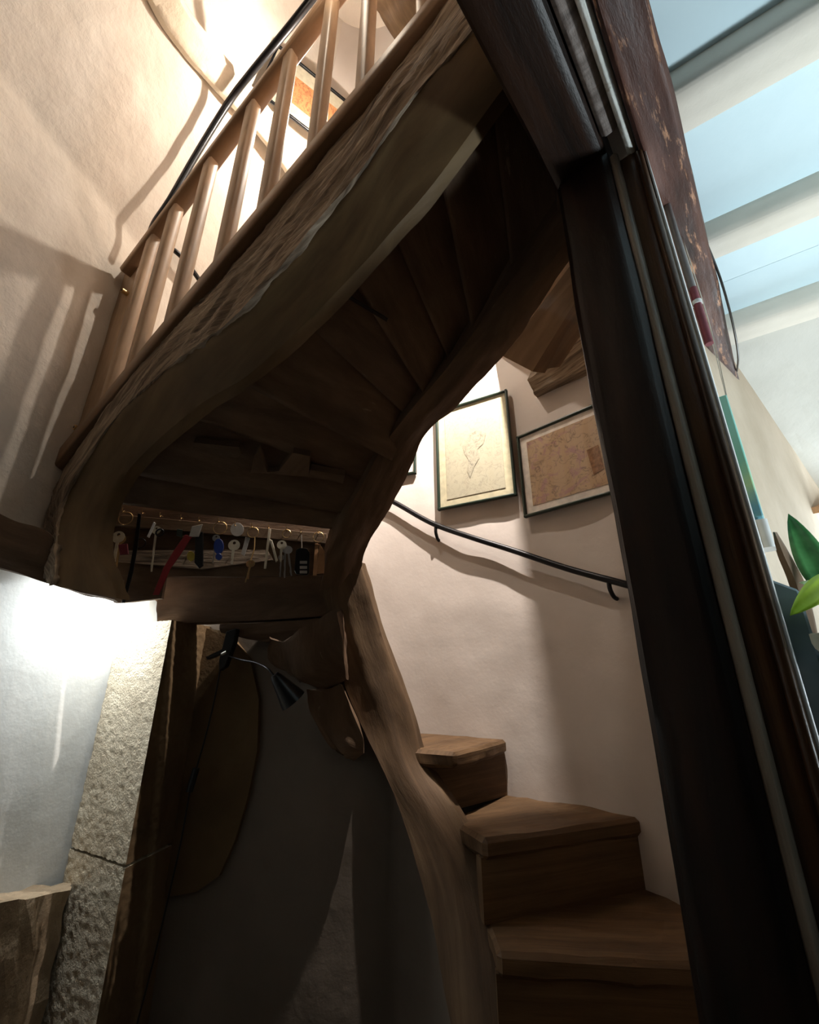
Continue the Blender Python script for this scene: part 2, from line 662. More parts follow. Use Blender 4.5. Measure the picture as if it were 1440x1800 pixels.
def wall_section(name, x0, x1, z0, z1, nu, nv, mat, amp, freq, seed):
    return gridmesh(name, lambda a, b: wallpt(x0 + (x1 - x0) * a, z0 + (z1 - z0) * b), nu, nv, mat, amp=amp, freq=freq, seed=seed, flip=False)


XS = 8 / 14.0
wb = wall_section('wall_back', 0, XS, 0, 5.1, 120, 140, M_WALL, 0.006, 2.5, 1)
tag(wb, kind='structure')
wl = wall_section('wall_left', XS, 1, 1.73, 5.1, 150, 150, M_WALLL, 0.012, 3.0, 4)
tag(wl, kind='structure')
wn = wall_section('wall_niche', 8 / 14.0, 1, 0, 1.75, 60, 60, M_NICHE, 0.005, 2.5, 6)
tag(wn, kind='structure')
top = [wallpt(i / 40, 5.1) for i in range(41)]
tag(slab('ceiling_cap', top, (0, 0, 0.05), M_WALLL), kind='structure')

vv = []
ff = []
for j, z in enumerate([i * 0.05 for i in range(103)]):
    for i in range(141):
        vv.append(wallpt(i / 140, z))
for j in range(102):
    for i in range(140):
        a = j * 141 + i
        ff.append((a, a + 1, a + 142, a + 141))
WBVH = BVHTree.FromPolygons(vv, ff)


def wall_hit(u, v):
    loc, nrm, _, dist = WBVH.ray_cast(CAM, R(u, v).normalized())
    if loc is None:
        return PZ(u, v, 5.1), V((0, 0, -1))
    if nrm.dot(R(u, v)) > 0:
        nrm = -nrm
    return loc, nrm


floor = slab('floor', [V((-2.5, -2, 0)), V((4, -2, 0)), V((4, 4, 0)), V((-2.5, 4, 0))], (0, 0, -0.1),
             wood('floor_boards', (0.06, 0.035, 0.02), (0.12, 0.07, 0.04), (0.18, 0.11, 0.06), 0.6))
tag(floor, kind='structure')

# plaster under the inner stringer of the lower flight
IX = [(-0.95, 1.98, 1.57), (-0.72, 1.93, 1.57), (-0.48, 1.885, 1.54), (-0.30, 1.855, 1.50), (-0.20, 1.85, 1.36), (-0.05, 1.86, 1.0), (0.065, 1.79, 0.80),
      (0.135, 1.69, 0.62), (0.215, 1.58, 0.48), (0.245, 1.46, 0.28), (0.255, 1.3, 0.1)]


def infill(a, b):
    x = a * (len(IX) - 1)
    i = min(int(x), len(IX) - 2)
    f = x - i
    p, q = IX[i], IX[i + 1]
    return V((p[0] + (q[0] - p[0]) * f, p[1] + (q[1] - p[1]) * f, b * (p[2] + (q[2] - p[2]) * f)))


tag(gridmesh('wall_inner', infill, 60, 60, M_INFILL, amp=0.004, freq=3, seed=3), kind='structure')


def plane_y(u, v, p0, p1):
    d = V((p1[0] - p0[0], p1[1] - p0[1], 0))
    n = V((-d.y, d.x, 0)).normalized()
    r = R(u, v)
    return CAM + r * ((V((p0[0], p0[1], 0)) - CAM).dot(n) / r.dot(n))


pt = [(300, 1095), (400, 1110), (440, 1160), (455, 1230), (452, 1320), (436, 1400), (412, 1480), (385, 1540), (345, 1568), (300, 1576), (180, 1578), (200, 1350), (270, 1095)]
patch = slab('brown_patch', [plane_y(u, v, (-0.95, 1.955), (-0.30, 1.832)) for u, v in pt], (0.01, 0.05, 0), M_PATCH)  # dark brown area with a curved edge on the inner wall
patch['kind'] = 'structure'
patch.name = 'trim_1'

# room ceiling on the right: boards between joists
ceil = empty('ceiling', (1.5, 1, 2.68), kind='structure')
jedge = [(-0.62, -0.50), (-0.10, 0.02), (0.40, 0.51), (0.867, 0.982), (1.36, 1.455), (1.86, 1.97)]
for i, (a, b) in enumerate(jedge):
    j0 = 0.06
    p0, p1 = JP(-0.25 + 0 * i, (a + b) / 2, 2.64), JP(3.2, (a + b) / 2, 2.64)
    s0 = (V((p0.x, p0.y, 0))).dot(Q)
    # start each joist on the bearer beam (q = 0)
    p0 = p0 - JJ * ((s0 - 0.0) / JJ.dot(Q))
    bm_ = beam('joist', p0, p1, b - a, 0.10, M_JOIST, side=NJ, bev=0.008, amp=0.004, freq=5, seed=i * 3.1, nl=40, sub=3)
    adopt(bm_, ceil)
for i in range(len(jedge) - 1):
    a, b = jedge[i][1] - 0.02, jedge[i + 1][0] + 0.02
    pa, pb = JP(0, a, 2.67), JP(0, b, 2.67)
    sa, sb = pa.dot(Q), pb.dot(Q)
    pa2, pb2 = pa - JJ * (sa / JJ.dot(Q)), pb - JJ * (sb / JJ.dot(Q))
    pa3, pb3 = JP(3.2, a, 2.67), JP(3.2, b, 2.67)
    mids = [0.0, 1.0] if i != 4 else [0.0, 0.52, 1.0]
    for m0, m1 in zip(mids[:-1], mids[1:]):
        g = 0.0 if m0 == 0 else 0.004
        q0, q1 = pa2.lerp(pb2, m0 + g), pa2.lerp(pb2, m1)
        q3, q2 = pa3.lerp(pb3, m0 + g), pa3.lerp(pb3, m1)
        adopt(slab('ceiling_board', [q0, q1, q2, q3], (0, 0, 0.03), M_CEILP), ceil)

# right-hand partition beyond the post, then the wall bending away
tag(slab('wall_right', [SQ(1.0, -0.21, 0), SQ(1.0, -0.012, 0), SQ(1.75, -0.012, 0), SQ(1.75, -0.21, 0)], (0, 0, 2.46), M_BEIGE), kind='structure')
tag(slab('wall_far', [SQ(1.7, -0.012, 0), SQ(3.4, 0.36, 0), SQ(3.5, 0.30, 0), SQ(1.7, -0.1, 0)], (0, 0, 2.64), M_BEIGE), kind='structure')
tag(slab('wall_end', [JP(1.0, 2.75, 0), JP(4.0, 2.75, 0), JP(4.0, 2.85, 0), JP(1.0, 2.85, 0)], (0, 0, 2.7), M_BEIGE), kind='structure')
hq = [A(1256, 598, 1.82), A(1500, 540, 1.72), A(1560, 835, 2.15), A(1396, 872, 2.35)]
hn = (hq[1] - hq[0]).cross(hq[3] - hq[0]).normalized()
if hn.dot(R(1350, 700)) < 0:
    hn = -hn
tag(slab('ceiling_sloped', hq, hn * 0.05, M_SLOPE, cuts=6, amp=0.006, freq=4), kind='structure')
wup = slab('wall_upper', [SQ(-0.8, -0.20, 2.74), SQ(-0.8, -0.03, 2.74), SQ(1.8, -0.03, 2.74), SQ(1.8, -0.20, 2.74)], (0, 0, 1.2), M_WALL)
tag(wup, kind='structure')

# right wall with the window that gives the daylight (outside the frame)
wr = []
for a, b, z0, z1 in ((-1.2, 1.5, 0, 2.66), (2.9, 3.6, 0, 2.66), (1.5, 2.9, 0, 0.85), (1.5, 2.9, 2.25, 2.66)):
    wr.append((a, b, z0, z1))
bmw = bmesh.new()
for a, b, z0, z1 in wr:
    r_ = bmesh.ops.create_cube(bmw, size=1)
    for v in r_['verts']:
        v.co = V((3.15 + v.co.x * 0.2, (a + b) / 2 + v.co.y * (b - a), (z0 + z1) / 2 + v.co.z * (z1 - z0)))
me = bpy.data.meshes.new('wall_window')
bmw.to_mesh(me)
bmw.free()
set_uv(me)
tag(link_mesh('wall_window', me, M_JOIST), kind='structure')
win = empty('window_1', (3.15, 2.2, 0.85), kind='structure')
for p0, p1 in (((3.15, 1.53, 0.85), (3.15, 1.53, 2.25)), ((3.15, 2.87, 0.85), (3.15, 2.87, 2.25)), ((3.15, 2.2, 0.85), (3.15, 2.2, 2.25)),
               ((3.15, 1.5, 0.88), (3.15, 2.9, 0.88)), ((3.15, 1.5, 2.22), (3.15, 2.9, 2.22))):
    adopt(beam('window_frame', p0, p1, 0.06, 0.05, M_WHT), win)

# ------------------------------------------------------------------ staircase
STAIR = empty('staircase', (0.2, 1.5, 0), 'old oak winder staircase with carved stringers and plank underside', 'staircase')


def part(o, parent=STAIR):
    return adopt(o, parent)


RZ = lambda k: 0.62 + 0.21 * (k - 1)
RIS = {0: ((0.27, 1.33), (0.60, 1.10)), 1: ((0.26, 1.485), (0.92, 1.425)), 2: ((0.25, 1.62), (0.815, 1.835)), 3: ((0.17, 1.80), (0.41, 2.125)),
       4: ((-0.13, 1.93), (-0.20, 2.40)), 5: ((-0.20, 1.92), (-0.55, 2.42)), 6: ((-0.30, 1.94), (-0.88, 2.33)), 7: ((-0.40, 1.92), (-1.17, 2.04))}
for k in range(0, 7):
    (ai, ao), (bi, bo) = RIS[k], RIS[k + 1]
    z = RZ(k)
    a0, a1, b0, b1 = V((*ai, z)), V((*ao, z)), V((*bi, z)), V((*bo, z))
    nz_ = V((a1.y - a0.y, a0.x - a1.x, 0)).normalized()
    if nz_.dot(b0 - a0) > 0:
        nz_ = -nz_
    e0, e1 = a0 + nz_ * 0.014, a1 + nz_ * 0.014
    inb = (b1 - b0).normalized() * 0.0
    f0, f1 = b0 - nz_ * 0.03, b1 - nz_ * 0.02
    e0 = e0 - (e1 - e0).normalized() * 0.03
    f0 = f0 - (f1 - f0).normalized() * 0.03
    mid = (e1 + f1) / 2 + (e1 - e0).normalized() * (0.03 if k else -0.02)
    t_ = slab('tread', [e0, e0.lerp(e1, 0.5) + nz_ * 0.006, e1, mid, f1, f0], (0, 0, -0.055), M_TREAD, grain=(a1 - a0).normalized(),
              cuts=5, amp=0.006, freq=9, seed=k * 2.3, bev=0.012)
    part(t_)
    a0 = a0 + V((-0.09, 0.05, 0)) if k == 3 else a0 - (a1 - a0).normalized() * 0.035
    r_ = slab('riser', [a0 + V((0, 0, -0.05)), a1 + V((0, 0, -0.05)), a1 + V((0, 0, -0.212)), a0 + V((0, 0, -0.212))], -nz_ * 0.03, M_TREAD,
              grain=(a1 - a0).normalized(), cuts=5, amp=0.004, freq=8, seed=k * 1.1 + 5)
    part(r_)

# front (outer) stringer of the upper flight: top arris, middle arris, bottom arris traced in its own plane
TT = [(72, 1010), (92, 872), (180, 750), (288, 598), (399, 494), (493, 397), (618, 244), (684, 150), (740, 83), (793, 8), (850, -70)]
MM = [(100, 1030), (112, 890), (195, 752), (290, 655), (425, 552), (559, 397), (640, 300), (700, 212), (760, 138), (826, 67), (900, -30)]
BB = [(205, 1052), (175, 945), (222, 832), (340, 720), (435, 660), (545, 560), (640, 462), (690, 405), (760, 325), (870, 175), (960, 50)]
secs = []
ST_B = []
for a, m, b in zip([TT[0], TT[1]] + [(u, v - 26) for u, v in TT[2:]], MM, BB):
    pa, pm, pb = PS(*a, 0.655), PS(*m, 0.615), PS(*b, 0.70)
    ST_B.append(pb)
    back = pb + NS * 0.04
    tb = V((pa.x, pa.y, pa.z)) + NS * 0.085
    secs.append([pa, pm, pb, back, tb])
# separate the two visible faces so that the rough upper face can have its own wood
upper = []
for s in secs:
    pa, pm, pb, back, tb = s
    upper.append([pa - NS * 0.006, pa.lerp(pm, 0.5) - NS * 0.016, pm - NS * 0.008, pm + NS * 0.03, pa + NS * 0.03])
part(loft('outer_stringer', secs, M_STRING, nl=150, sub=8, amp=0.006, freq=9, seed=2, octv=4))
st2 = loft('stringer_edge', upper, M_OAKROUGH, nl=420, sub=20, amp=0.012, freq=26, seed=5, octv=4, stretch=6)
part(st2)
st2['label'] = 'rough weathered upper edge of the stringer'

# inner stringer: wreathed C-curve, lower arm beside the bottom steps, upper arm curling over the well
RGT = [(905, 1900, 1.06), (890, 1800, 1.13), (872, 1640, 1.26), (845, 1510, 1.40), (800, 1420, 1.50), (745, 1335, 1.62), (718, 1250, 1.69), (682, 1150, 1.76), (655, 1070, 1.80), (632, 985, 1.81)]
LFT = [(815, 1900, 1.12), (795, 1800, 1.19), (768, 1660, 1.30), (738, 1545, 1.40), (705, 1440, 1.50), (668, 1345, 1.58), (630, 1265, 1.66), (600, 1190, 1.70), (580, 1110, 1.73), (562, 1035, 1.74)]
secs = []
for r_, l_ in zip(RGT, LFT):
    pr, pl = A(*r_), A(*l_)
    md = pr.lerp(pl, 0.5) + V((0, -0.022, 0))
    off = V((0.02, 0.05, 0))
    secs.append([pr, md, pl, pl + off, pr + off])
part(loft('inner_stringer', secs, M_OAK, nl=120, sub=6, amp=0.009, freq=8, seed=11, octv=4))

IN = [(632, 1010, 1.80), (645, 962, 1.80), (672, 915, 1.80), (695, 872, 1.79), (722, 820, 1.77), (748, 768, 1.74), (800, 716, 1.65), (848, 668, 1.57), (884, 628, 1.50), (930, 560, 1.41), (985, 480, 1.33), (1030, 425, 1.28)]
IL = [(560, 1040, 1.72), (575, 985, 1.72), (598, 930, 1.72), (622, 880, 1.72), (650, 828, 1.70), (680, 775, 1.68), (735, 705, 1.60), (790, 640, 1.52), (830, 590, 1.46), (885, 510, 1.37), (950, 430, 1.29), (1000, 374, 1.24)]
secs = []
for r_, l_ in zip(IN, IL):
    pr, pl = A(*r_), A(*l_)
    up = V((0, 0, 0.10))
    secs.append([pr, pr.lerp(pl, 0.5) + V((0, -0.01, -0.012)), pl, pl + up, pr + up])
part(loft('upper_wreath', secs, M_SOFFIT, nl=140, sub=8, amp=0.013, freq=11, seed=21, octv=4))

# soffit planks fanning between outer stringer and wreath
OU = [(182, 882), (232, 822), (330, 728), (432, 664), (540, 566), (622, 482), (692, 405), (775, 305), (868, 180), (960, 60), (1015, -15)]
II = [(592, 930), (618, 895), (652, 850), (690, 800), (728, 742), (762, 708), (800, 655), (838, 605), (905, 520), (985, 430), (1035, 378)]
IT = [1.745, 1.745, 1.735, 1.72, 1.70, 1.66, 1.60, 1.53, 1.42, 1.31, 1.24]
ZL = [0.0, 0.0, -0.01, 0.012, -0.012, 0.01, -0.014, 0.006, -0.01, 0.0]
OP = [PS(u, v, 0.735) for u, v in OU]
IP = [A(u, v, t) for (u, v), t in zip(II, IT)]
for i in range(len(OU) - 1):
    o0, o1, i0, i1 = OP[i], OP[i + 1], IP[i], IP[i + 1]
    lap = 0.02
    dz = V((0, 0, 0.022))
    a, b = o0 - dz * (i % 2), i0 - dz * (i % 2)
    c, d = i1 + dz, o1 + dz

    def fn(x, y, a=a, b=b, c=c, d=d):
        return a.lerp(b, x).lerp(d.lerp(c, x), -0.02 + 1.06 * y)
    bmx = bmesh.new()
    nu, nv = 40, 14
    lo = [[bmx.verts.new(fn(i_ / nu, j_ / nv)) for i_ in range(nu + 1)] for j_ in range(nv + 1)]
    for j_ in range(nv):
        for i_ in range(nu):
            f = bmx.faces.new((lo[j_][i_], lo[j_][i_ + 1], lo[j_ + 1][i_ + 1], lo[j_ + 1][i_]))
            f.smooth = True
    bmx.normal_update()
    if sum((f.normal.z for f in bmx.faces)) > 0:
        bmesh.ops.reverse_faces(bmx, faces=bmx.faces)
    displace(bmx, 0.008, 8, i * 3.7, 4, (b - a).normalized(), 3.0, pit=0.6)
    r_ = bmesh.ops.extrude_face_region(bmx, geom=list(bmx.faces))
    bmesh.ops.translate(bmx, vec=V((0, 0, 0.035)), verts=[g for g in r_['geom'] if isinstance(g, bmesh.types.BMVert)])
    bmesh.ops.recalc_face_normals(bmx, faces=bmx.faces)
    me = bpy.data.meshes.new('soffit_board')
    bmx.to_mesh(me)
    bmx.free()
    set_uv(me, (b - a).normalized(), (b - a).cross(d - a).normalized())
    part(link_mesh('soffit_board', me, M_SOFFIT))

# notched lath and batten lying across the low soffit planks
def soff(u, v, dt=0.0):
    """a point on the low soffit, a little below the planks"""
    best = None
    for i in range(len(OU) - 1):
        for tri in ((OP[i], IP[i], IP[i + 1]), (OP[i], IP[i + 1], OP[i + 1])):
            n = (tri[1] - tri[0]).cross(tri[2] - tri[0])
            r = R(u, v)
            if abs(r.dot(n)) < 1e-9:
                continue
            t = (tri[0] - CAM).dot(n) / r.dot(n)
            p = CAM + r * t
            from mathutils.geometry import intersect_point_tri
            if intersect_point_tri(p, *tri):
                best = t if best is None else min(best, t)
    if best is None:
        best = 1.74
    return CAM + R(u, v) * (best + dt)


def soffit_piece(name, pts, mat, th=0.03, amp=0.004):
    P = [soff(u, v, -0.035) for u, v in pts]
    return part(slab(name, P, (0.0, 0.01, th), mat, grain=(P[1] - P[0]).normalized(), cuts=2, amp=amp, freq=12))


soffit_piece('batten', [(340, 778), (420, 786), (424, 798), (415, 803), (338, 795)], M_SOFFIT)
soffit_piece('notched_block', [(448, 800), (455, 792), (470, 830), (490, 828), (515, 796), (545, 802), (543, 838), (440, 832)], M_SOFFIT)
soffit_piece('batten', [(545, 826), (605, 836), (603, 850), (543, 838)], M_SOFFIT)
soffit_piece('batten', [(600, 512), (682, 560), (680, 566), (598, 517)], M_POST, 0.012, 0.0)

# rough wedge and bracket blocks under the inner stringer
def lump(name, secs_uv, mat, dep=0.10, amp=0.012, seed=0):
    secs = []
    for pts, t in secs_uv:
        c = [A(u, v, t) for u, v in pts]
        secs.append(c + [p + V((0.0, dep, 0.0)) for p in c[::-1]])
    return part(loft(name, secs, mat, nl=40, sub=6, amp=amp, freq=9, seed=seed, octv=4))


lump('bracket_block', [(((468, 1118), (500, 1128), (590, 1070)), 1.63), (((472, 1165), (520, 1190), (600, 1130)), 1.63), (((520, 1200), (560, 1212), (610, 1195)), 1.65)], M_SOFFIT, 0.14, 0.022, 3)
lump('hanging_wedge', [(((540, 1212), (565, 1216), (600, 1200)), 1.62), (((552, 1262), (575, 1285), (622, 1255)), 1.62), (((580, 1310), (600, 1325), (640, 1300)), 1.60), (((612, 1330), (622, 1334), (640, 1325)), 1.60)], M_SOFFIT, 0.10, 0.016, 9)

# ------------------------------------------------------------------ timbers at the left
# cross beam resting on the stone jamb
CB = [((215, 985), (215, 1002), (215, 1050)), ]
bx = empty('cross_beam', (-0.7, 1.7, 1.49), 'rough hewn oak cross beam resting on the stone jamb under the key rack', 'beam')
ca = [A(278, 1046, 1.60), A(278, 1096, 1.60), A(575, 1083, 1.735), A(575, 1000, 1.735)]
def cb_sec(ptop, pbot, dep):
    return [ptop, ptop.lerp(pbot, 0.5) + V((0, -0.006, 0)), pbot, pbot + V((0.03, dep, 0)), ptop + V((0.03, dep, 0.0))]
o = loft('beam_body', [cb_sec(A(277, 1006, 1.745), A(277, 1096, 1.745), 0.08), cb_sec(A(430, 994, 1.78), A(430, 1091, 1.78), 0.08), cb_sec(A(585, 975, 1.81), A(585, 1081, 1.81), 0.05)],
         M_SOFFIT, nl=80, sub=10, amp=0.006, freq=10, seed=31, octv=4)
adopt(o, bx)
o = loft('lower_wedge', [cb_sec(A(388, 1098, 1.76), A(388, 1112, 1.76), 0.07), cb_sec(A(470, 1093, 1.78), A(470, 1130, 1.78), 0.07), cb_sec(A(560, 1088, 1.80), A(570, 1120, 1.80), 0.05)],
         M_SOFFIT, nl=60, sub=8, amp=0.009, freq=11, seed=33, octv=4)
adopt(o, bx)

# wall plate timber running from the stringer foot into the left wall
secs = []
for (u0, v0, u1, v1, t) in ((-70, 870, -70, 980, 1.34), (20, 915, 20, 1003, 1.40), (80, 935, 90, 1028, 1.46), (140, 990, 140, 1044, 1.52), (175, 1003, 175, 1050, 1.54), (203, 1012, 203, 1056, 1.55)):
    a, b = A(u0, v0, t), A(u1, v1, t)
    secs.append([a, a.lerp(b, 0.5) + V((0, -0.02, 0)), b, b + V((-0.02, 0.05, 0.0)), a + V((-0.02, 0.08, 0.0))])
o = loft('wall_plate', secs, M_SOFFIT, nl=60, sub=8, amp=0.010, freq=8, seed=41, octv=4)
tag(o, 'dark bowed wall plate timber below the stringer foot running into the left wall', 'beam')

# ------------------------------------------------------------------ stone jamb and ledge
jam = empty('stone_jamb', (-1.0, 1.75, 0), 'pitted limestone door jamb lit from its left side, under the cross beam', 'stone jamb')


def jpt(u, v, y0):
    return PY(u, v, y0)


# plan of the jamb: front face runs from the right arris back to the left
RA, LA = V((-0.925, 1.735, 0)), V((-1.225, 1.90, 0))
nf = V((-(RA - LA).y, (RA - LA).x, 0)).normalized()
if nf.y > 0:
    nf = -nf
RB = RA + V((0.06, 0.26, 0))
LB = LA + V((-0.02, 0.14, 0))


def jamb_block(name, z0, z1, skewR, skewL, seed):
    secs = []
    for z in (z0, (z0 + z1) / 2, z1):
        secs.append([V((RB.x, RB.y, z)), V((RA.x, RA.y, z + skewR)), V((LA.x, LA.y, z + skewL)), V((LB.x, LB.y, z + skewL))])
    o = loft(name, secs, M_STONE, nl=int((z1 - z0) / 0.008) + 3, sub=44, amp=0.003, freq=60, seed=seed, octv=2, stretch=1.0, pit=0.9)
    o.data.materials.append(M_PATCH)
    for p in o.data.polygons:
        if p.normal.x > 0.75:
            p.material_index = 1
    return adopt(o, jam)


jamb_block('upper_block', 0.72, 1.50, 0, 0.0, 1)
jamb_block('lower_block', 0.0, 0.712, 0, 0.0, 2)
led = slab('stone_ledge', [A(-70, 1600, 1.12), A(122, 1566, 1.47), A(122, 1552, 1.54), A(-70, 1572, 1.36)], (0, 0, -0.75), M_LEDGE, cuts=10, amp=0.012, freq=12, seed=4)
tag(led, 'low brown stone ledge at the foot of the white wall left of the jamb', 'ledge')

# cool strip lamp tucked behind the wall plate
UA, UB = V((-1.245, 1.715, 1.675)), V((-1.10, 1.755, 1.675))
um = (UA + UB) / 2
ul = empty('under_stair_lamp', um, 'cool white strip lamp hidden behind the wall plate beside the stone jamb', 'lamp')
adopt(tube('tube', [UA + V((0, 0, 0.012)), UB + V((0, 0, 0.012))], 0.006, M_BULBC), ul)
adopt(beam('housing', UA + V((0, 0, 0.035)), UB + V((0, 0, 0.035)), 0.04, 0.02, M_WHT), ul)
ulo = light('under_stair_light', 'AREA', um, 7, (0.95, 0.99, 1.0), ((UB - UA).length, 0.05))
xa = (UB - UA).normalized()
za = -V((-0.45, -0.20, -1.0))
za = (za - xa * za.dot(xa)).normalized()
ya = za.cross(xa)
xh = V((xa.x, xa.y, 0)).normalized()
yh = V((-xh.y, xh.x, 0))
ep = UB + xh * 0.02  # unseen plate added to keep the strip's light off the inner wall
adopt(slab('light_block', [ep - yh * 0.03 + V((0, 0, 0.045)), ep + yh * 0.07 + V((0, 0, 0.045)), ep + yh * 0.07 + V((0, 0, -0.05)), ep - yh * 0.03 + V((0, 0, -0.05))], xh * 0.004, M_BLACK), ul)
ulo.rotation_euler = Matrix((xa, ya, za)).transposed().to_euler()

# ------------------------------------------------------------------ balustrade on the upper flight
PB = 0.635
BAL = empty('balustrade', PS(95, 840, PB), 'varnished pine balustrade with square balusters along the upper flight', 'balustrade')
lo0, lo1 = PS(100, 838, PB), PS(850, -80, PB)
dirb = (lo1 - lo0).normalized()
perp = dirb.cross(NS).normalized()
if perp.z < 0:
    perp = -perp
lowl = [(95, 838), (180, 738), (288, 580), (399, 470), (493, 376), (618, 226), (684, 135), (740, 68), (793, -8), (850, -85)]
cent = [PS(u, v, PB) for u, v in lowl]
secs = [rect(p + perp * 0.0, NS, perp, 0.028, 0.034, 0.005) for p in cent]
# straighten: fit one straight rail through first and last
a_, b_ = PS(120, 800, PB), PS(800, -18, PB)
secs = [rect(p, NS, perp, 0.028, 0.032, 0.005) for p in (a_ - dirb * 0.06, a_.lerp(b_, 0.33), a_.lerp(b_, 0.66), b_ + dirb * 0.15)]
adopt(loft('bottom_rail', secs, M_PINEDK, nl=12, sub=1, smooth=False), BAL)
t0, t1 = PS(224, 482, PB), PS(592, -10, PB)
dt_ = (t1 - t0).normalized()
secs = [rect(p, NS, dt_.cross(NS).normalized(), 0.032, 0.022, 0.005) for p in (t0, t1 + dt_ * 0.5)]
adopt(loft('top_rail', secs, M_PINEDK, nl=6, sub=1, smooth=False), BAL)
bb = [((190, 700), (272, 436)), ((248, 596), (325, 362)), ((310, 535), (382, 280)), ((388, 466), (443, 196)), ((465, 372), (508, 112)),
      ((553, 268), (578, 16)), ((640, 148), (650, -60)), ((748, 35), (742, -100))]
for (bu, bv), (tu, tv) in bb:
    p = PS(bu, bv + 6, PB)
    # top where the vertical meets the top rail line
    k = (V((p.x, p.y, 0)) - V((t0.x, t0.y, 0))).dot(JS) / (t1 - t0).dot(JS)
    z1 = t0.z + (t1.z - t0.z) * k
    k2 = (V((p.x, p.y, 0)) - V((a_.x, a_.y, 0))).dot(JS) / (b_ - a_).dot(JS)
    z0 = a_.z + (b_.z - a_.z) * k2
    o = beam('baluster', V((p.x, p.y, z0 + 0.01)), V((p.x, p.y, z1 + 0.005)), 0.046, 0.046, M_PINE, side=JS, bev=0.007)
    adopt(o, BAL)
# flat end board against the wall
eb = [PS(u, v, PB + 0.01) for u, v in ((98, 838), (140, 806), (186, 705), (224, 540), (243, 468), (222, 462))]
z_ = [p for p in eb]
adopt(slab('end_board', eb, NS * 0.03, M_PINE, grain=(0, 0, 1)), BAL)
for (u, v) in ((219, 513), (136, 753)):
    c = PS(u, v, PB - 0.004)
    o = tube('bolt_cap', [c + NS * 0.02, c - NS * 0.012], 0.011, M_BRASS, n=16)
    adopt(o, BAL)
    h = tube('socket', [c - NS * 0.0115, c - NS * 0.0135], 0.005, M_BLACK, n=10)
    h.parent = o

# black handrail above the balustrade
hr = [PS(u, v, p_) for u, v, p_ in ((262, 420, 0.645), (272, 392, 0.65), (300, 350, 0.664), (345, 272, 0.682), (400, 183, 0.70), (440, 130, 0.70), (500, 58, 0.70), (545, 2, 0.70), (600, -70, 0.70))]
o = tube('handrail', hr, 0.017, M_BLACK, n=14, nl=60, rs=(0.014, 0.019))
tag(o, 'thick black curved handrail rising above the pine balustrade', 'handrail')

# ------------------------------------------------------------------ rafter and beams high in the hall
def hit_off(u, v, off):
    p, n = wall_hit(u, v)
    return p + n * off


rp = [hit_off(u, v, o_) for u, v, o_ in ((262, -40, 0.03), (300, 30, 0.03), (365, 115, 0.035), (430, 195, 0.07), (500, 290, 0.09), (560, 380, 0.09))]
secs = []
for i, p in enumerate(rp):
    d = (rp[min(i + 1, 5)] - rp[max(i - 1, 0)]).normalized()
    toc = (CAM - p).normalized()
    sx = d.cross(toc).normalized()
    sy = sx.cross(d).normalized()
    secs.append(rect(p, sx, sy, 0.072, 0.05, 0.02))
o = loft('rafter', secs, M_RAFTER, nl=60, sub=4, amp=0.008, freq=8, seed=51)
tag(o, 'limewashed crooked rafter crossing the upper plaster wall', 'beam')
rp = [hit_off(u, v, 0.05) for u, v in ((672, -60), (720, 20), (790, 130))]
secs = []
for i, p in enumerate(rp):
    d = (rp[min(i + 1, 2)] - rp[max(i - 1, 0)]).normalized()
    sx = d.cross((CAM - p).normalized()).normalized()
    secs.append(rect(p, sx, sx.cross(d).normalized(), 0.13, 0.06, 0.02))
o = loft('roof_beam', secs, M_OAK, nl=30, sub=4, amp=0.008, freq=8, seed=55)
tag(o, 'dark brown roof beam high behind the top balusters', 'beam')


# ------------------------------------------------------------------ framed pictures
def picture(name, corners, mat_mount, mat_print, label, fw=0.012, mount=0.06, depth=0.022, inner=None, cat='picture', fm=None, mark=None):
    """corners: upper-left, upper-right, lower-right, lower-left on one plane"""
    c = [V(p) for p in corners]
    ctr = sum(c, V()) / 4
    n = (c[1] - c[0]).cross(c[3] - c[0]).normalized()
    if n.dot(CAM - ctr) < 0:
        n = -n
    root = empty(name, (c[2] + c[3]) / 2, label, cat, 'framed pictures on the stair walls')
    fm = fm or M_GREENFR
    for i in range(4):
        a, b = c[i], c[(i + 1) % 4]
        d = (b - a).normalized()
        inn = (ctr - (a + b) / 2)
        inn = (inn - d * inn.dot(d)).normalized()
        adopt(beam('frame_bar', a + inn * fw / 2 - d * 0.0, b + inn * fw / 2, fw, depth, fm, side=inn, bev=0.002), root)

    def inset(m):
        out = []
        for p in c:
            out.append(p)
        u = (c[1] - c[0]).normalized()
        w_ = (c[3] - c[0]).normalized()
        return [c[0] + u * m + w_ * m, c[1] - (c[1] - c[0]).normalized() * m + (c[2] - c[1]).normalized() * m,
                c[2] - (c[2] - c[3]).normalized() * m - (c[2] - c[1]).normalized() * m, c[3] + (c[2] - c[3]).normalized() * m - (c[3] - c[0]).normalized() * m]
    adopt(slab('mount', [p - n * 0.004 for p in inset(fw * 0.5)], -n * 0.004, mat_mount), root)
    pr = adopt(slab('print', [p - n * 0.001 for p in inset(mount)], -n * 0.002, mat_print), root)
    g = adopt(slab('glass', [p + n * 0.004 for p in inset(fw * 0.5)], n * 0.001, M_GLASS), root)
    return root, n, inset


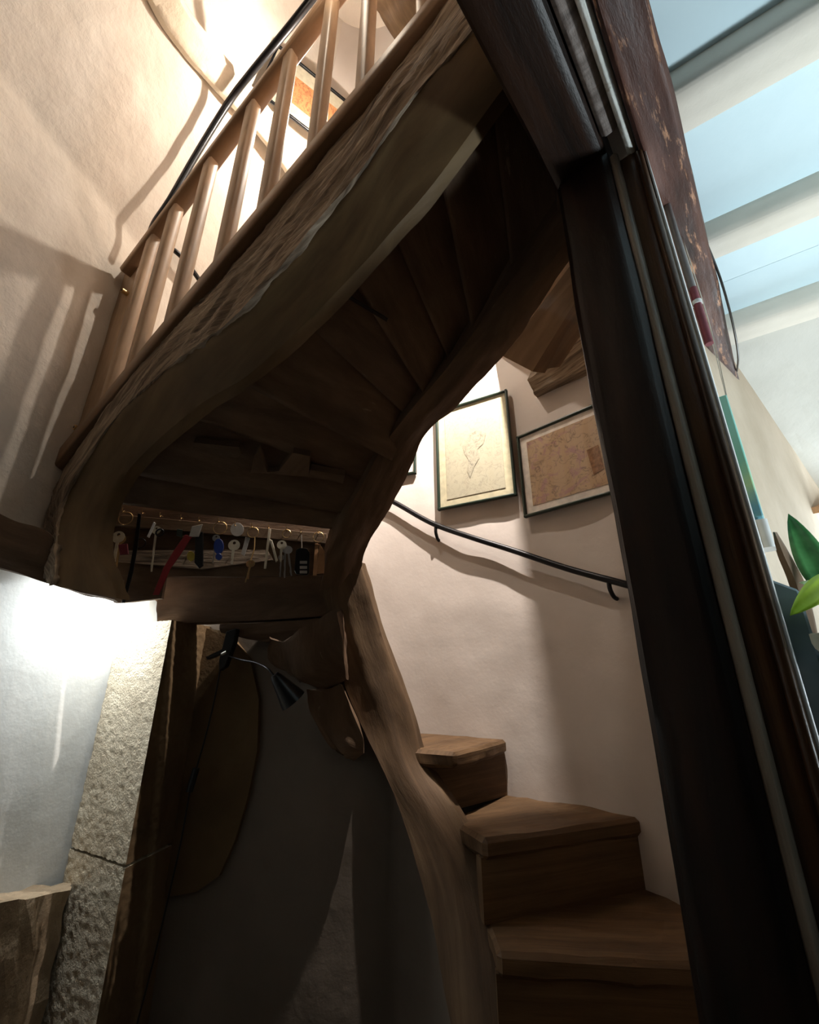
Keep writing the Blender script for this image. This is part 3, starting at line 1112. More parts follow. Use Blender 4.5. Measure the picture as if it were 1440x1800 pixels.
def wall_picture(uv, t_off=0.03):
    """fit a plane to the wall behind the four image corners, hung a little in front"""
    hits = [wall_hit(u, v) for u, v in uv]
    ctr = sum((h[0] for h in hits), V()) / 4
    d = hits[0][0] - hits[1][0] + hits[3][0] - hits[2][0]
    d.z = 0
    n = V((-d.y, d.x, 0)).normalized()
    if n.dot(CAM - ctr) < 0:
        n = -n
    m = max(h[0].dot(n) for h in hits) + t_off
    out = []
    for u, v in uv:
        r = R(u, v)
        out.append(CAM + r * ((m - CAM.dot(n)) / r.dot(n)))
    return out


def level(c):
    """true rectangle from four rough corners on a vertical plane"""
    l = (c[0] + c[3]) / 2
    r = (c[1] + c[2]) / 2
    zt = (c[0].z + c[1].z) / 2
    zb = (c[2].z + c[3].z) / 2
    return [V((l.x, l.y, zt)), V((r.x, r.y, zt)), V((r.x, r.y, zb)), V((l.x, l.y, zb))]


p1 = level(wall_picture(((767, 730), (892, 679), (908, 872), (770, 897)), 0.03))
root1, n1, ins1 = picture('framed_drawing', p1, M_MATC, M_PRINT1, 'cream mounted faint drawing in a dark green frame beside the ochre map', 0.013, 0.055)
p2 = level(wall_picture(((908, 767), (1078, 700), (1095, 862), (924, 911)), 0.02))
root2, n2, ins2 = picture('framed_map', p2, M_MATW, M_PRINT2, 'ochre brown map with white mount in a dark green frame beside the post', 0.012, 0.05)
p3 = level(wall_picture(((670, 760), (729, 745), (734, 830), (670, 843)), 0.02))
picture('framed_print', p3, M_MATW, M_PRINT1, 'framed print mostly hidden behind the soffit left of the cream drawing', 0.012, 0.05)
# drawing's darker plate mark and arch, the map's brown cartouche
pm = [p + n1 * 0.0006 for p in ins1(0.075)]
u1, w1 = (pm[1] - pm[0]), (pm[3] - pm[0])


def ink_patch(base, u_, w_, pts, n, mat, name, root):
    P = [base + u_ * x + w_ * y for x, y in pts]
    o = slab(name, P, n * 0.0005, mat)
    adopt(o, root)


M_INKG = plain('pencil_grey', (0.50, 0.47, 0.37), 0.9, var=0.35, scale=60)
M_INKB = plain('brown_cartouche', (0.28, 0.14, 0.07), 0.9, var=0.3, scale=60)
ink_patch(pm[0], u1, w1, [(0.30, 0.42), (0.45, 0.30), (0.62, 0.25), (0.78, 0.33), (0.72, 0.45), (0.60, 0.50), (0.62, 0.62), (0.50, 0.72), (0.42, 0.84), (0.36, 0.74), (0.40, 0.60), (0.33, 0.52)], n1,
          print_mat('pencil_head', (0.42, 0.39, 0.29), (0.20, 0.185, 0.14), (0.14, 0.13, 0.10), 28), 'drawn_head', root1)
pm2 = [p + n2 * 0.0006 for p in ins2(0.055)]
u2, w2 = (pm2[1] - pm2[0]), (pm2[3] - pm2[0])
ink_patch(pm2[0], u2, w2, [(0.78, 0.46), (0.93, 0.44), (0.95, 0.80), (0.82, 0.84)], n2, M_INKB, 'cartouche', root2)

# orange print seen between the upper balusters
h0, hn0 = wall_hit(556, 190)
OPC = ((488, 78), (632, 196), (590, 268), (450, 160), (560, 137), (611, 232), (520, 214), (469, 119))
cp = []
for u, v in OPC[:4]:
    r = R(u, v)
    m = max(wall_hit(a_u, a_v)[0].dot(hn0) for a_u, a_v in OPC) + 0.03
    cp.append(CAM + r * ((m - CAM.dot(hn0)) / r.dot(hn0)))
picture('framed_orange_print', cp, M_MATD, M_PRINT3, 'orange print in a thin black frame seen between the upper balusters', 0.012, 0.08, fm=M_BLACK)

# ------------------------------------------------------------------ wall handrail beside the lower flight
hp = []
for u, v in ((645, 860), (695, 884), (760, 920), (830, 945), (900, 967), (1000, 1000), (1110, 1030), (1180, 1052)):
    p, n = wall_hit(u, v)
    n = V((n.x, n.y, 0)).normalized()
    r = R(u, v).normalized()
    hp.append(p + r * (0.042 / r.dot(n)) if r.dot(n) < 0 else p)
WH = empty('wall_handrail', hp[4], 'thin black iron handrail on hooked brackets along the curved white wall', 'handrail')
adopt(tube('rail', hp, 0.0145, M_BLACK, n=12, nl=70), WH)
for (u, v) in ((766, 925), (1070, 1020)):
    p, n = wall_hit(u, v)
    n = V((n.x, n.y, 0)).normalized()
    r = R(u, v).normalized()
    q = p + r * (0.042 / r.dot(n))
    tg = V((-n.y, n.x, 0))
    b = [q, q + V((0, 0, -0.035)), q + V((0, 0, -0.062)) - n * 0.02, q + V((0, 0, -0.07)) - n * 0.045, q + V((0, 0, -0.068)) - n * 0.06]
    adopt(tube('bracket', b, 0.009, M_BLACK, n=10), WH)
# second black rail on the left wall, glimpsed between the balusters
hp2 = [hit_off(u, v, o_) for u, v, o_ in ((285, 425, 0.0), (310, 452, 0.05), (350, 505, 0.05), (420, 600, 0.0))]
o = tube('stair_rail', hp2, 0.013, M_BLACK, n=10)
tag(o, 'black rail glimpsed between the lowest pine balusters', 'handrail')

# ------------------------------------------------------------------ landing boards and corbel over the well
LD = empty('landing', A(950, 600, 1.7), 'varnished brown boarded edge of the landing above the well, beside the post', 'landing')


def flat(pts, ext, name, mat, root, grain=None):
    return adopt(slab(name, pts, ext, mat, grain=grain), root)


la = [A(884, 626, 1.62), A(936, 653, 1.72), A(1080, 419, 1.43), A(1050, 403, 1.36)]
flat(la, (0.0, 0.0, 0.03), 'board', M_PINE, LD, (la[3] - la[0]).normalized())
lb = [A(936, 653, 1.72), A(958, 656, 1.76), A(962, 648, 1.765), A(984, 645, 1.80), A(1100, 470, 1.58), A(1080, 419, 1.43)]
flat(lb, (0.0, 0.0, 0.03), 'fascia', M_PINEDK, LD, (la[3] - la[0]).normalized())
LD2 = slab('landing_shade_floor', [V((-0.15, 1.12, 3.09)), V((-0.15, 1.57, 3.09)), V((0.30, 1.57, 3.09)), V((0.362, 1.60, 3.09)), V((0.495, 2.08, 3.09)), V((0.76, 1.85, 3.09)), V((1.00, 1.52, 3.09)), SQ(1.6, -0.197, 3.09), SQ(0.9, -0.197, 3.09)], (0, 0, 0.06), M_PINEDK, grain=D)
adopt(LD2, LD)  # unseen slab, its outline shaped to shade the steps and right-hand wall
cs = []
for (pts, off) in ((((940, 632), (926, 668), (936, 692)), 2.24), (((985, 600), (975, 638), (985, 668)), 2.14), (((1045, 550), (1040, 610), (1045, 645)), 2.03)):
    c = [A(u, v, off) for u, v in pts]
    cs.append(c + [p + V((0.07, 0.10, 0.03)) for p in c[::-1]])
o = loft('corbel', cs, M_OAKROUGH, nl=40, sub=5, amp=0.012, freq=10, seed=61, octv=4)
tag(o, 'rough split oak corbel below the landing boards on the white wall', 'corbel')

# ------------------------------------------------------------------ partition timbers on the right
def pbeam(name, s0, s1, q0, q1, z0, z1, mat, label=None, cat='beam', amp=0.003, freq=6, seed=0, nl=60, sub=6, bev=0.008, pit=0.0):
    p0, p1 = SQ(s0, (q0 + q1) / 2, (z0 + z1) / 2), SQ(s1, (q0 + q1) / 2, (z0 + z1) / 2)
    o = beam(name, p0, p1, q1 - q0, z1 - z0, mat, side=Q, bev=bev, amp=amp, freq=freq, seed=seed, nl=nl, sub=sub, pit=pit)
    if label:
        tag(o, label, cat)
    return o


def pbeamv(name, s0, s1, q0, q1, z0, z1, mat, label=None, cat='post', amp=0.003, freq=6, seed=0, nl=80, sub=6, bev=0.008, pit=0.0):
    c0, c1 = SQ((s0 + s1) / 2, (q0 + q1) / 2, z0), SQ((s0 + s1) / 2, (q0 + q1) / 2, z1)
    o = beam(name, c0, c1, q1 - q0, s1 - s0, mat, side=Q, bev=bev, amp=amp, freq=freq, seed=seed, nl=nl, sub=sub, pit=pit)
    if label:
        tag(o, label, cat)
    return o


pbeamv('timber_post', 0.837, 1.0, -0.214, -0.084, 0.0, 2.51, M_POST, 'black stained oak post at the right of the stair opening', amp=0.005, freq=7, seed=71, nl=160, sub=8, bev=0.012)
pbeam('header_beam', -0.7, 1.08, -0.216, -0.084, 2.50, 2.74, M_POST, 'nearly black header beam resting on the oak post', amp=0.004, freq=6, seed=72, nl=100)
pbeam('bearer_beam', -0.7, 2.10, -0.020, 0.066, 2.45, 2.60, M_REDBEAM, 'worn reddish brown bearer beam under the white ceiling joists', amp=0.010, freq=6, seed=73, nl=200, sub=10, pit=0.5)
pbeam('grey_block', -0.2, 0.80, -0.080, -0.046, 2.495, 2.58, M_GREYBLK, 'grey weathered wooden packing strip beside the header beam', amp=0.002, seed=74, sub=4)
pbeam('white_strip', -0.6, 1.30, -0.044, -0.022, 2.47, 2.56, M_WHITE, 'flaking white painted strip between header and bearer beam', amp=0.002, seed=75, sub=4)
CAS = empty('door_casing', SQ(0.86, -0.045, 0), 'varnished moulded door casing standing against the oak post', 'casing')


def roundbar(name, s, q, r, z0, z1, mat):
    return adopt(tube(name, [SQ(s, q, z0), SQ(s, q, z1)], r, mat, n=18), CAS)


adopt(pbeamv('casing_board', 0.862, 0.98, -0.078, -0.024, 0, 2.472, M_CASING, bev=0.004, amp=0.0015, seed=76, nl=60, sub=3), CAS)
roundbar('bead', 0.858, -0.0725, 0.0105, 0, 2.49, M_BEAD)
roundbar('bead', 0.858, -0.0225, 0.0085, 0, 2.452, M_CASING)
adopt(pbeamv('white_edge', 0.862, 0.985, -0.0125, -0.008, 0, 2.452, M_WHT, bev=0.001, amp=0, nl=2, sub=1), CAS)

# conduit and wires under the bearer beam
CON = empty('conduit', SQ(1.04, 0.004, 1.95), 'grey conduit with a maroon sleeve and white clip under the bearer beam', 'conduit')
adopt(tube('pipe', [SQ(1.04, 0.001, 2.16), SQ(1.04, 0.001, 2.46)], 0.008, M_PIPE), CON)
adopt(tube('sleeve', [SQ(1.04, 0.002, 2.0), SQ(1.04, 0.002, 2.165)], 0.0085, M_MAROON), CON)
adopt(tube('clip', [SQ(1.04, 0.002, 2.115), SQ(1.04, 0.002, 2.125)], 0.0105, M_WHT), CON)
for i, q in enumerate((0.008, 0.0125)):
    o = tube('picture_wire', [SQ(1.19 + 0.05 * i, 0.004, 1.938), SQ(1.165 + 0.03 * i, q + 0.002, 2.15), SQ(1.14 + 0.02 * i, q + 0.001, 2.452)], 0.0012, M_STEEL, n=6)
    tag(o, ('thin pale wire above the canvas, beside the maroon sleeve', 'thin pale wire above the canvas, farther out from the partition')[i], 'wire', 'wires above the canvas')
o = tube('black_cable', [SQ(1.28, 0.064, 2.50), SQ(1.42, 0.076, 2.46), SQ(1.62, 0.080, 2.43), SQ(1.82, 0.076, 2.43), SQ(1.98, 0.064, 2.46)], 0.0035, M_BLACKP, n=8)
tag(o, 'black electric cable hanging along the end of the bearer beam', 'cable')

# painting, box, slate on the partition face
CV = empty('canvas_painting', SQ(1.4, 0.005, 1.6), 'teal and green abstract canvas hung on the partition, seen edge-on', 'painting')
o = adopt(slab('canvas', [SQ(1.18, -0.013, 1.625), SQ(1.18, 0.006, 1.625), SQ(1.48, 0.009, 1.625), SQ(1.48, -0.013, 1.625)], (0, 0, 0.315), M_CANVAS, bev=0.002), CV)
o = beam('wall_box', SQ(1.2, -0.001, 1.555), SQ(1.2, -0.001, 1.618), 0.024, 0.05, M_WHT, side=Q, bev=0.006)
tag(o, 'small white plastic wall box just below the teal canvas', 'wall box')
sl = slab('slate_board', [SQ(1.05, -0.013, 0.0), SQ(1.05, 0.024, 0.0), SQ(1.06, 0.024, 1.445), SQ(1.06, -0.013, 1.47)], D * 0.35, M_SLATE, bev=0.004)
tag(sl, 'blue grey slate board standing against the partition below the white box', 'slate board')

# shelf, plants and things by the window end
sh = slab('shelf', [A(1380, 900, 2.0), A(1500, 880, 2.0), A(1520, 870, 2.3), A(1400, 885, 2.4)], (0, 0, -0.03), M_TAN)
tag(sh, 'tan wooden shelf below the sloped plaster at the far end', 'shelf')


def leaf(name, base, tip, wid, mat, bend=0.03, parent=None, nrm=None):
    base, tip = V(base), V(tip)
    d = tip - base
    nr = nrm or (CAM - base).normalized()
    sx = d.cross(nr).normalized()
    up = sx.cross(d).normalized()
    n = 12
    bm = bmesh.new()
    rows = []
    for i in range(n + 1):
        t = i / n
        wv_ = wid * (math.sin(math.pi * min(1, t ** 0.8)) ** 0.8) * 0.5 + 0.0004
        c = base + d * t + up * (bend * math.sin(math.pi * t))
        rows.append([bm.verts.new(c + sx * wv_ * k + up * (0.25 * abs(k) * wv_)) for k in (-1, -0.5, 0, 0.5, 1)])
    for i in range(n):
        for k in range(4):
            f = bm.faces.new((rows[i][k], rows[i][k + 1], rows[i + 1][k + 1], rows[i + 1][k]))
            f.smooth = True
    r_ = bmesh.ops.extrude_face_region(bm, geom=list(bm.faces))
    bmesh.ops.translate(bm, vec=up * 0.0012, verts=[g for g in r_['geom'] if isinstance(g, bmesh.types.BMVert)])
    bmesh.ops.recalc_face_normals(bm, faces=bm.faces)
    me = bpy.data.meshes.new(name)
    bm.to_mesh(me)
    bm.free()
    set_uv(me)
    o = link_mesh(name, me, mat)
    if parent:
        adopt(o, parent)
    return o


def pot(name, c, r, h, label, mat=M_POT):
    root = empty(name, c, label, 'plant')
    secs = []
    for z, k in ((0, 0.72), (h * 0.5, 0.88), (h * 0.9, 1.0), (h, 1.04)):
        secs.append([V(c) + V((math.cos(i * math.pi / 12) * r * k, math.sin(i * math.pi / 12) * r * k, z)) for i in range(24)])
    adopt(loft('pot', secs, mat, nl=12, sub=1), root)
    return root


ZT = 1.335                                     # top of the plant stand
stand = empty('plant_stand', SQ(1.2, 0.14, 0), 'dark plant stand beside the slate board', 'stand')
adopt(slab('stand_top', [SQ(0.90, 0.026, ZT - 0.025), SQ(0.90, 0.26, ZT - 0.025), SQ(1.60, 0.26, ZT - 0.025), SQ(1.60, 0.026, ZT - 0.025)], (0, 0, 0.025), M_CASING), stand)
for s_, q_ in ((0.93, 0.055), (0.93, 0.235), (1.57, 0.235), (1.57, 0.055)):
    adopt(beam('leg', SQ(s_, q_, 0), SQ(s_, q_, ZT - 0.02), 0.03, 0.03, M_CASING, side=Q), stand)
pa = pot('broadleaf_plant', SQ(1.40, 0.16, ZT), 0.055, 0.08, 'dark green broad leaved pot plant beside the slate board', M_BLACKP)
hb = SQ(1.40, 0.16, ZT + 0.07)
adopt(tube('stem', [hb, A(1488, 1075, 1.03), A(1464, 1050, 1.05)], 0.004, M_LEAFD), pa)
leaf('leaf', A(1462, 1052, 1.05), A(1386, 903, 1.08), 0.062, M_LEAFD, 0.008, pa)
leaf('leaf', A(1480, 1060, 1.04), A(1520, 900, 1.06), 0.066, M_LEAFD, 0.015, pa)
leaf('leaf', A(1480, 1065, 1.04), A(1570, 990, 1.02), 0.066, M_LEAFD, 0.015, pa)
leaf('leaf', A(1475, 1070, 1.04), A(1416, 1030, 1.06), 0.036, M_LEAFD, 0.008, pa)
pb_ = pot('variegated_plant', SQ(0.99, 0.115, ZT), 0.032, 0.055, 'lime and white variegated pot plant in a cream pot', M_POT)
hb = SQ(0.99, 0.115, ZT + 0.045)
adopt(tube('stem', [hb, A(1490, 1040, 0.77), A(1470, 1012, 0.76)], 0.002, M_LEAFL), pb_)
leaf('leaf', A(1470, 1008, 0.76), A(1389, 1082, 0.74), 0.036, M_LEAFL, 0.007, pb_)
leaf('leaf', A(1480, 1030, 0.765), A(1405, 1024, 0.77), 0.020, M_LEAFV, 0.005, pb_)
leaf('leaf', A(1474, 1014, 0.76), A(1520, 940, 0.75), 0.032, M_LEAFV, 0.008, pb_)
leaf('leaf', A(1480, 1025, 0.76), A(1550, 1080, 0.74), 0.032, M_LEAFL, 0.008, pb_)
cup = SQ(0.98, 0.033, ZT + 0.0135)
secs = []
for z, k in ((-0.0135, 0.6), (-0.009, 0.85), (0.0, 1.0), (0.014, 1.0), (0.0145, 0.88), (0.0, 0.85)):
    secs.append([cup + V((math.cos(i * math.pi / 10) * 0.016 * k, math.sin(i * math.pi / 10) * 0.016 * k, z)) for i in range(20)])
o = loft('cup', secs, M_POT, nl=24, sub=1, linear=True)
tag(o, 'small cream ceramic cup in front of the slate board', 'cup')
dw = []
for u0, u1, v in ((1358, 1366, 935), (1366, 1390, 975), (1384, 1412, 1020), (1400, 1428, 1075), (1416, 1446, 1164)):
    dw.append([A(u0, v, 1.12), A((u0 + u1) / 2, v, 1.105), A(u1, v, 1.12), A(u1, v, 1.14), A(u0, v, 1.14)])
o = loft('driftwood', dw, M_SOFFIT, nl=24, sub=3, amp=0.003, freq=15)
tag(o, 'dark brown upright piece of driftwood behind the dark green leaf', 'driftwood')

# added uplighter, unseen right of the frame, to brighten the white ceiling
FL = empty('floor_lamp', V((1.75, 0.25, 0)), 'added unseen black uplighter brightening the white ceiling', 'lamp')
bowl = V((1.75, 0.25, 1.05))
adopt(tube('base', [V((1.75, 0.25, 0.0)), V((1.75, 0.25, 0.025))], 0.13, M_BLACK, n=24), FL)
adopt(tube('pole', [V((1.75, 0.25, 0.02)), V((1.75, 0.25, 1.0))], 0.012, M_BLACK), FL)
secs = []
for z, k in ((-0.06, 0.03), (-0.03, 0.10), (0.02, 0.14), (0.02, 0.135), (-0.025, 0.09)):
    secs.append([bowl + V((math.cos(i * math.pi / 12) * k, math.sin(i * math.pi / 12) * k, z)) for i in range(24)])
adopt(loft('bowl', secs, M_BLACK, nl=17, sub=1, linear=True), FL)
light('floor_lamp_light', 'AREA', bowl + V((0, 0, 0.03)), 35, (0.84, 0.95, 1.0), (0.2, 0.2), aim=bowl + V((0.0, 0.15, 1.0)))

# ------------------------------------------------------------------ key rack with its keys
K0, K1 = A(188, 906, 1.70), A(578, 936, 1.775)
kd = (K1 - K0)
kd.z = 0
kd.normalize()
kn = V((kd.y, -kd.x, 0))                       # towards the hall
if kn.y > 0:
    kn = -kn


def kp(u, v, off=0.0):
    r = R(u, v)
    return CAM + r * (((K0 - CAM).dot(kn) + off) / r.dot(kn))


RACK = empty('key_rack', kp(380, 935), 'worn wooden key rack board with brass hooks under the stair soffit', 'key rack')
adopt(slab('board', [kp(188, 902), kp(575, 938), kp(575, 956), kp(188, 922)], -kn * 0.02, M_OAK, grain=kd, bev=0.002), RACK)
back = slab('back_board', [kp(u, v, -0.02) for u, v in ((172, 862), (610, 896), (590, 1012), (292, 1014), (284, 1052), (200, 1060), (165, 1000))], -kn * 0.02, M_SOFFIT, grain=kd, cuts=4, amp=0.005, freq=10)
adopt(back, RACK)
adopt(slab('pale_batten', [kp(190, 968, -0.004), kp(470, 966, -0.004), kp(480, 984, -0.004), kp(355, 1000, -0.004), kp(190, 985, -0.004)], -kn * 0.016, M_OAKROUGH, grain=kd), RACK)
HK = [(221, 900), (255, 903), (286, 908), (322, 912), (353, 916), (387, 918), (416, 924), (445, 927), (474, 929), (505, 932), (530, 936), (560, 938)]
for (u, v) in HK:
    c = kp(u, v)
    adopt(tube('hook', [c, c + kn * 0.012, c + kn * 0.020 + V((0, 0, -0.008)), c + kn * 0.026, c + kn * 0.027 + V((0, 0, 0.008))], 0.0016, M_BRASS, n=6, nl=14), RACK)


def ring(name, c, r, mat, root, ax=None, th=0.0015):
    ax = ax or kn
    e1 = kd
    e2 = ax.cross(e1).normalized()
    pts = [c + e1 * math.cos(i * math.pi / 8) * r + e2 * math.sin(i * math.pi / 8) * r for i in range(17)]
    return adopt(tube(name, pts, th, mat, n=6, nl=40), root)


def key(name, top, bot, r, mat, root):
    """head disc with a hole, shaft and bit, in one plane facing the hall"""
    top, bot = V(top), V(bot)
    d = (bot - top).normalized()
    sx = d.cross(kn).normalized()
    n = 18
    bm = bmesh.new()
    o_, i_ = [], []
    for k in range(n):
        a = 2 * math.pi * k / n
        q = top + d * r + (sx * math.cos(a) + d * math.sin(a)) * r
        h = top + d * r * 0.6 + (sx * math.cos(a) + d * math.sin(a)) * r * 0.28
        o_.append(bm.verts.new(q))
        i_.append(bm.verts.new(h))
    for k in range(n):
        bm.faces.new((o_[k], o_[(k + 1) % n], i_[(k + 1) % n], i_[k]))
    s0, s1 = top + d * r * 1.9, bot
    w_ = r * 0.24
    L = (s1 - s0).length
    prof = [(-1, 0), (1, 0)]
    lf = [bm.verts.new(s0 - sx * w_), bm.verts.new(s0 + sx * w_)]
    steps = 6
    for q in range(1, steps + 1):
        c = s0 + (s1 - s0) * (q / steps)
        cut = w_ * (0.9 if q % 2 else 0.35) if q > 2 else w_
        nf_ = [bm.verts.new(c - sx * w_ * 0.9), bm.verts.new(c + sx * cut)]
        bm.faces.new((lf[0], lf[1], nf_[1], nf_[0]))
        lf = nf_
    r_ = bmesh.ops.extrude_face_region(bm, geom=list(bm.faces))
    bmesh.ops.translate(bm, vec=kn * 0.0025, verts=[g for g in r_['geom'] if isinstance(g, bmesh.types.BMVert)])
    bmesh.ops.recalc_face_normals(bm, faces=bm.faces)
    me = bpy.data.meshes.new(name)
    bm.to_mesh(me)
    bm.free()
    set_uv(me)
    return adopt(link_mesh(name, me, mat), root)


def tagplate(name, pts, mat, root, off=0.02, th=0.006):
    o = slab(name, [kp(u, v, off) for u, v in pts], kn * th, mat, bev=min(0.0015, th / 3))
    return adopt(o, root)


def oval(u, v, ru, rv, n=16):
    return [(u + ru * math.cos(2 * math.pi * k / n), v + rv * math.sin(2 * math.pi * k / n)) for k in range(n)]


def kset(u, v, label, cat='keys'):
    return empty('key_bunch', kp(u, v, 0.02), label, cat, 'keys hanging on the rack')


PXM = 1.76 / F
k = kset(221, 905, 'bunch with a pale round key and small dark fob on a large brass ring')
ring('ring', kp(221, 911, 0.022), 11 * PXM, M_BRASS, k)
key('key', kp(210, 934, 0.024), kp(198, 1002, 0.024), 10 * PXM, M_PALE, k)
key('key', kp(214, 940, 0.018), kp(204, 1000, 0.018), 8 * PXM, M_BRASS, k)
tagplate('fob', [(209, 958), (225, 956), (227, 975), (212, 976)], M_MAROON, k, 0.03)
k = empty('strap', kp(245, 905, 0.02), 'very long narrow black strap hanging from the rack below the others', 'strap', 'keys hanging on the rack')
tagplate('webbing', [(243, 902), (249, 904), (243, 960), (235, 1005), (220, 1060), (214, 1060), (228, 1000), (236, 955)], M_BLACKP, k, 0.03, 0.003)
ring('buckle', kp(247, 955, 0.03), 8 * PXM, M_BLACK, k, th=0.002)
k = kset(272, 910, 'old long bow key with dark ring beside a short white strip')
tagplate('tag', [(271, 918), (275, 920), (263, 946), (259, 944)], M_WHT, k)
ring('ring', kp(281, 936, 0.022), 6 * PXM, M_BLACK, k, th=0.003)
key('key', kp(276, 925, 0.018), kp(266, 1005, 0.018), 7 * PXM, M_PALE, k)
k = empty('lanyard', kp(353, 920, 0.02), 'red lanyard strap with a pale grey clasp slanting down from the rack', 'lanyard', 'keys hanging on the rack')
tagplate('clasp', [(338, 926), (357, 922), (350, 944), (333, 944)], M_GREY, k, 0.030)
tagplate('strap', [(326, 940), (338, 944), (318, 975), (300, 1000), (280, 1046), (269, 1046), (288, 998), (306, 968)], M_RED, k, 0.032, 0.003)
k = kset(345, 920, 'dark folded tool with a round yellow token behind the red lanyard')
tagplate('token', oval(336, 978, 7, 9), M_YEL, k, 0.012, 0.004)
tagplate('sheath', [(345, 935), (358, 936), (358, 995), (351, 1000), (343, 990)], M_BLACKP, k, 0.018, 0.009)
tagplate('green_tab', [(312, 930), (322, 932), (320, 945), (311, 942)], M_GREENFR, k, 0.012)
k = kset(387, 920, 'bunch with an oval blue plastic fob on a brass ring')
ring('ring', kp(387, 928, 0.022), 11 * PXM, M_BRASS, k)
tagplate('fob', oval(385, 961, 9, 14), M_BLUE, k, 0.024)
tagplate('fob_foot', oval(385, 979, 6, 6), M_BLUE, k, 0.026)
key('key', kp(381, 940, 0.016), kp(374, 990, 0.016), 6 * PXM, M_STEEL, k)
k = kset(416, 925, 'single pale broad headed key under a clear round tag')
tagplate('clear_tag', oval(417, 931, 12, 12), M_GREY, k, 0.014, 0.002)
key('key', kp(413, 949, 0.024), kp(407, 992, 0.024), 9.5 * PXM, M_PALE, k)
k = kset(445, 928, 'thin chain of small brass keys on a small ring')
ring('ring', kp(445, 936, 0.022), 9 * PXM, M_BRASS, k)
tagplate('tag', [(432, 944), (440, 946), (430, 978), (424, 974)], M_GREY, k, 0.018, 0.003)
adopt(tube('chain', [kp(448, 945, 0.022), kp(447, 965, 0.024), kp(441, 985, 0.022)], 0.0025, M_BRASS, n=6), k)
key('key', kp(444, 985, 0.024), kp(431, 1024, 0.024), 6 * PXM, M_BRASS, k)
key('key', kp(440, 985, 0.018), kp(436, 1018, 0.018), 6 * PXM, M_TAN, k)
k = kset(474, 930, 'pair of slim pale sticks spread like a compass')
tagplate('stick', [(472, 930), (477, 930), (468, 1000), (464, 1000)], M_PALE, k, 0.020, 0.004)
tagplate('stick', [(474, 948), (479, 950), (489, 986), (485, 989)], M_PALE, k, 0.024, 0.004)
k = kset(505, 932, 'bunch of pale and shiny keys on a small ring beside the car key')
ring('ring', kp(504, 938, 0.022), 7 * PXM, M_BRASS, k)
key('key', kp(496, 950, 0.024), kp(493, 988, 0.024), 8 * PXM, M_PALE, k)
key('key', kp(502, 958, 0.016), kp(500, 1016, 0.016), 7 * PXM, M_STEEL, k)
key('key', kp(506, 960, 0.020), kp(512, 1012, 0.020), 7 * PXM, M_STEEL, k)
key('key', kp(495, 975, 0.012), kp(492, 1014, 0.012), 5 * PXM, M_STEEL, k)
k = empty('car_key', kp(530, 940, 0.02), 'black car key fob with three pale buttons', 'car key', 'keys hanging on the rack')
tagplate('body', [(521, 968), (528, 964), (540, 965), (545, 972), (544, 1008), (540, 1012), (521, 1010), (518, 1004)], M_BLACKP, k, 0.024, 0.012)
for vv_ in (986, 995, 1003):
    tagplate('button', [(527, vv_), (540, vv_), (540, vv_ + 5), (527, vv_ + 5)], M_GREY, k, 0.0365, 0.001)
adopt(tube('loop', [kp(530, 940, 0.022), kp(531, 965, 0.028)], 0.0018, M_STEEL, n=6), k)
k = kset(560, 940, 'keys with two tan leather tags at the end of the rack')
ring('ring', kp(560, 944, 0.022), 9 * PXM, M_BRASS, k)
tagplate('tag', [(554, 956), (560, 956), (557, 1012), (550, 1012)], M_TAN, k, 0.016, 0.004)
tagplate('tag', [(562, 956), (571, 970), (570, 1008), (556, 1009)], M_TAN, k, 0.024, 0.004)

# ------------------------------------------------------------------ clip lamp under the cross beam
CL = empty('clip_lamp', A(400, 1135, 1.74), 'small black clip lamp with a gooseneck and cone shade under the cross beam', 'lamp')
t = 1.74


def a3(u, v, dt=0.0):
    return A(u, v, t + dt)


adopt(slab('clip_body', [a3(397, 1110), a3(416, 1104), a3(412, 1128), a3(396, 1172), a3(384, 1180), a3(384, 1162)], (0.004, 0.03, 0), M_BLACKP, bev=0.003), CL)
adopt(slab('clip_lever', [a3(392, 1140), a3(394, 1147), a3(364, 1160), a3(361, 1155)], (0.002, 0.025, 0), M_BLACKP, bev=0.002), CL)
adopt(tube('clip_spring', [a3(390, 1150, -0.01), a3(398, 1146, -0.01)], 0.006, M_STEEL), CL)
adopt(tube('gooseneck', [a3(402, 1153), A(425, 1160, 1.71), A(450, 1165, 1.66), A(470, 1175, 1.60), A(484, 1190, 1.578)], 0.0035, M_BLACK, n=8), CL)
s0, s1 = A(482, 1186, 1.58), A(516, 1232, 1.58)
dv = (s1 - s0).normalized()
sx = dv.orthogonal().normalized()
sy = dv.cross(sx)
secs = []
for f, r_ in ((0, 0.015), (0.12, 0.021), (1.0, 0.048), (1.0, 0.046), (0.2, 0.019)):
    c = s0 + (s1 - s0) * f
    secs.append([c + (sx * math.cos(i * math.pi / 12) + sy * math.sin(i * math.pi / 12)) * r_ for i in range(24)])
adopt(loft('shade', secs, M_BLACKP, nl=17, sub=1, linear=True), CL)
cb_ = [A(u, v, t_) for u, v, t_ in ((387, 1178, 1.745), (376, 1235, 1.70), (360, 1300, 1.66), (345, 1352, 1.62), (334, 1392, 1.59), (318, 1480, 1.53), (300, 1560, 1.48), (272, 1680, 1.41), (240, 1805, 1.34), (215, 1905, 1.27))]
adopt(tube('cable', cb_, 0.0032, M_BLACKP, n=8, nl=60), CL)
adopt(beam('switch', A(345, 1350, 1.62), A(333, 1392, 1.59), 0.022, 0.018, M_BLACKP, side=(1, 0, 0), bev=0.003), CL)

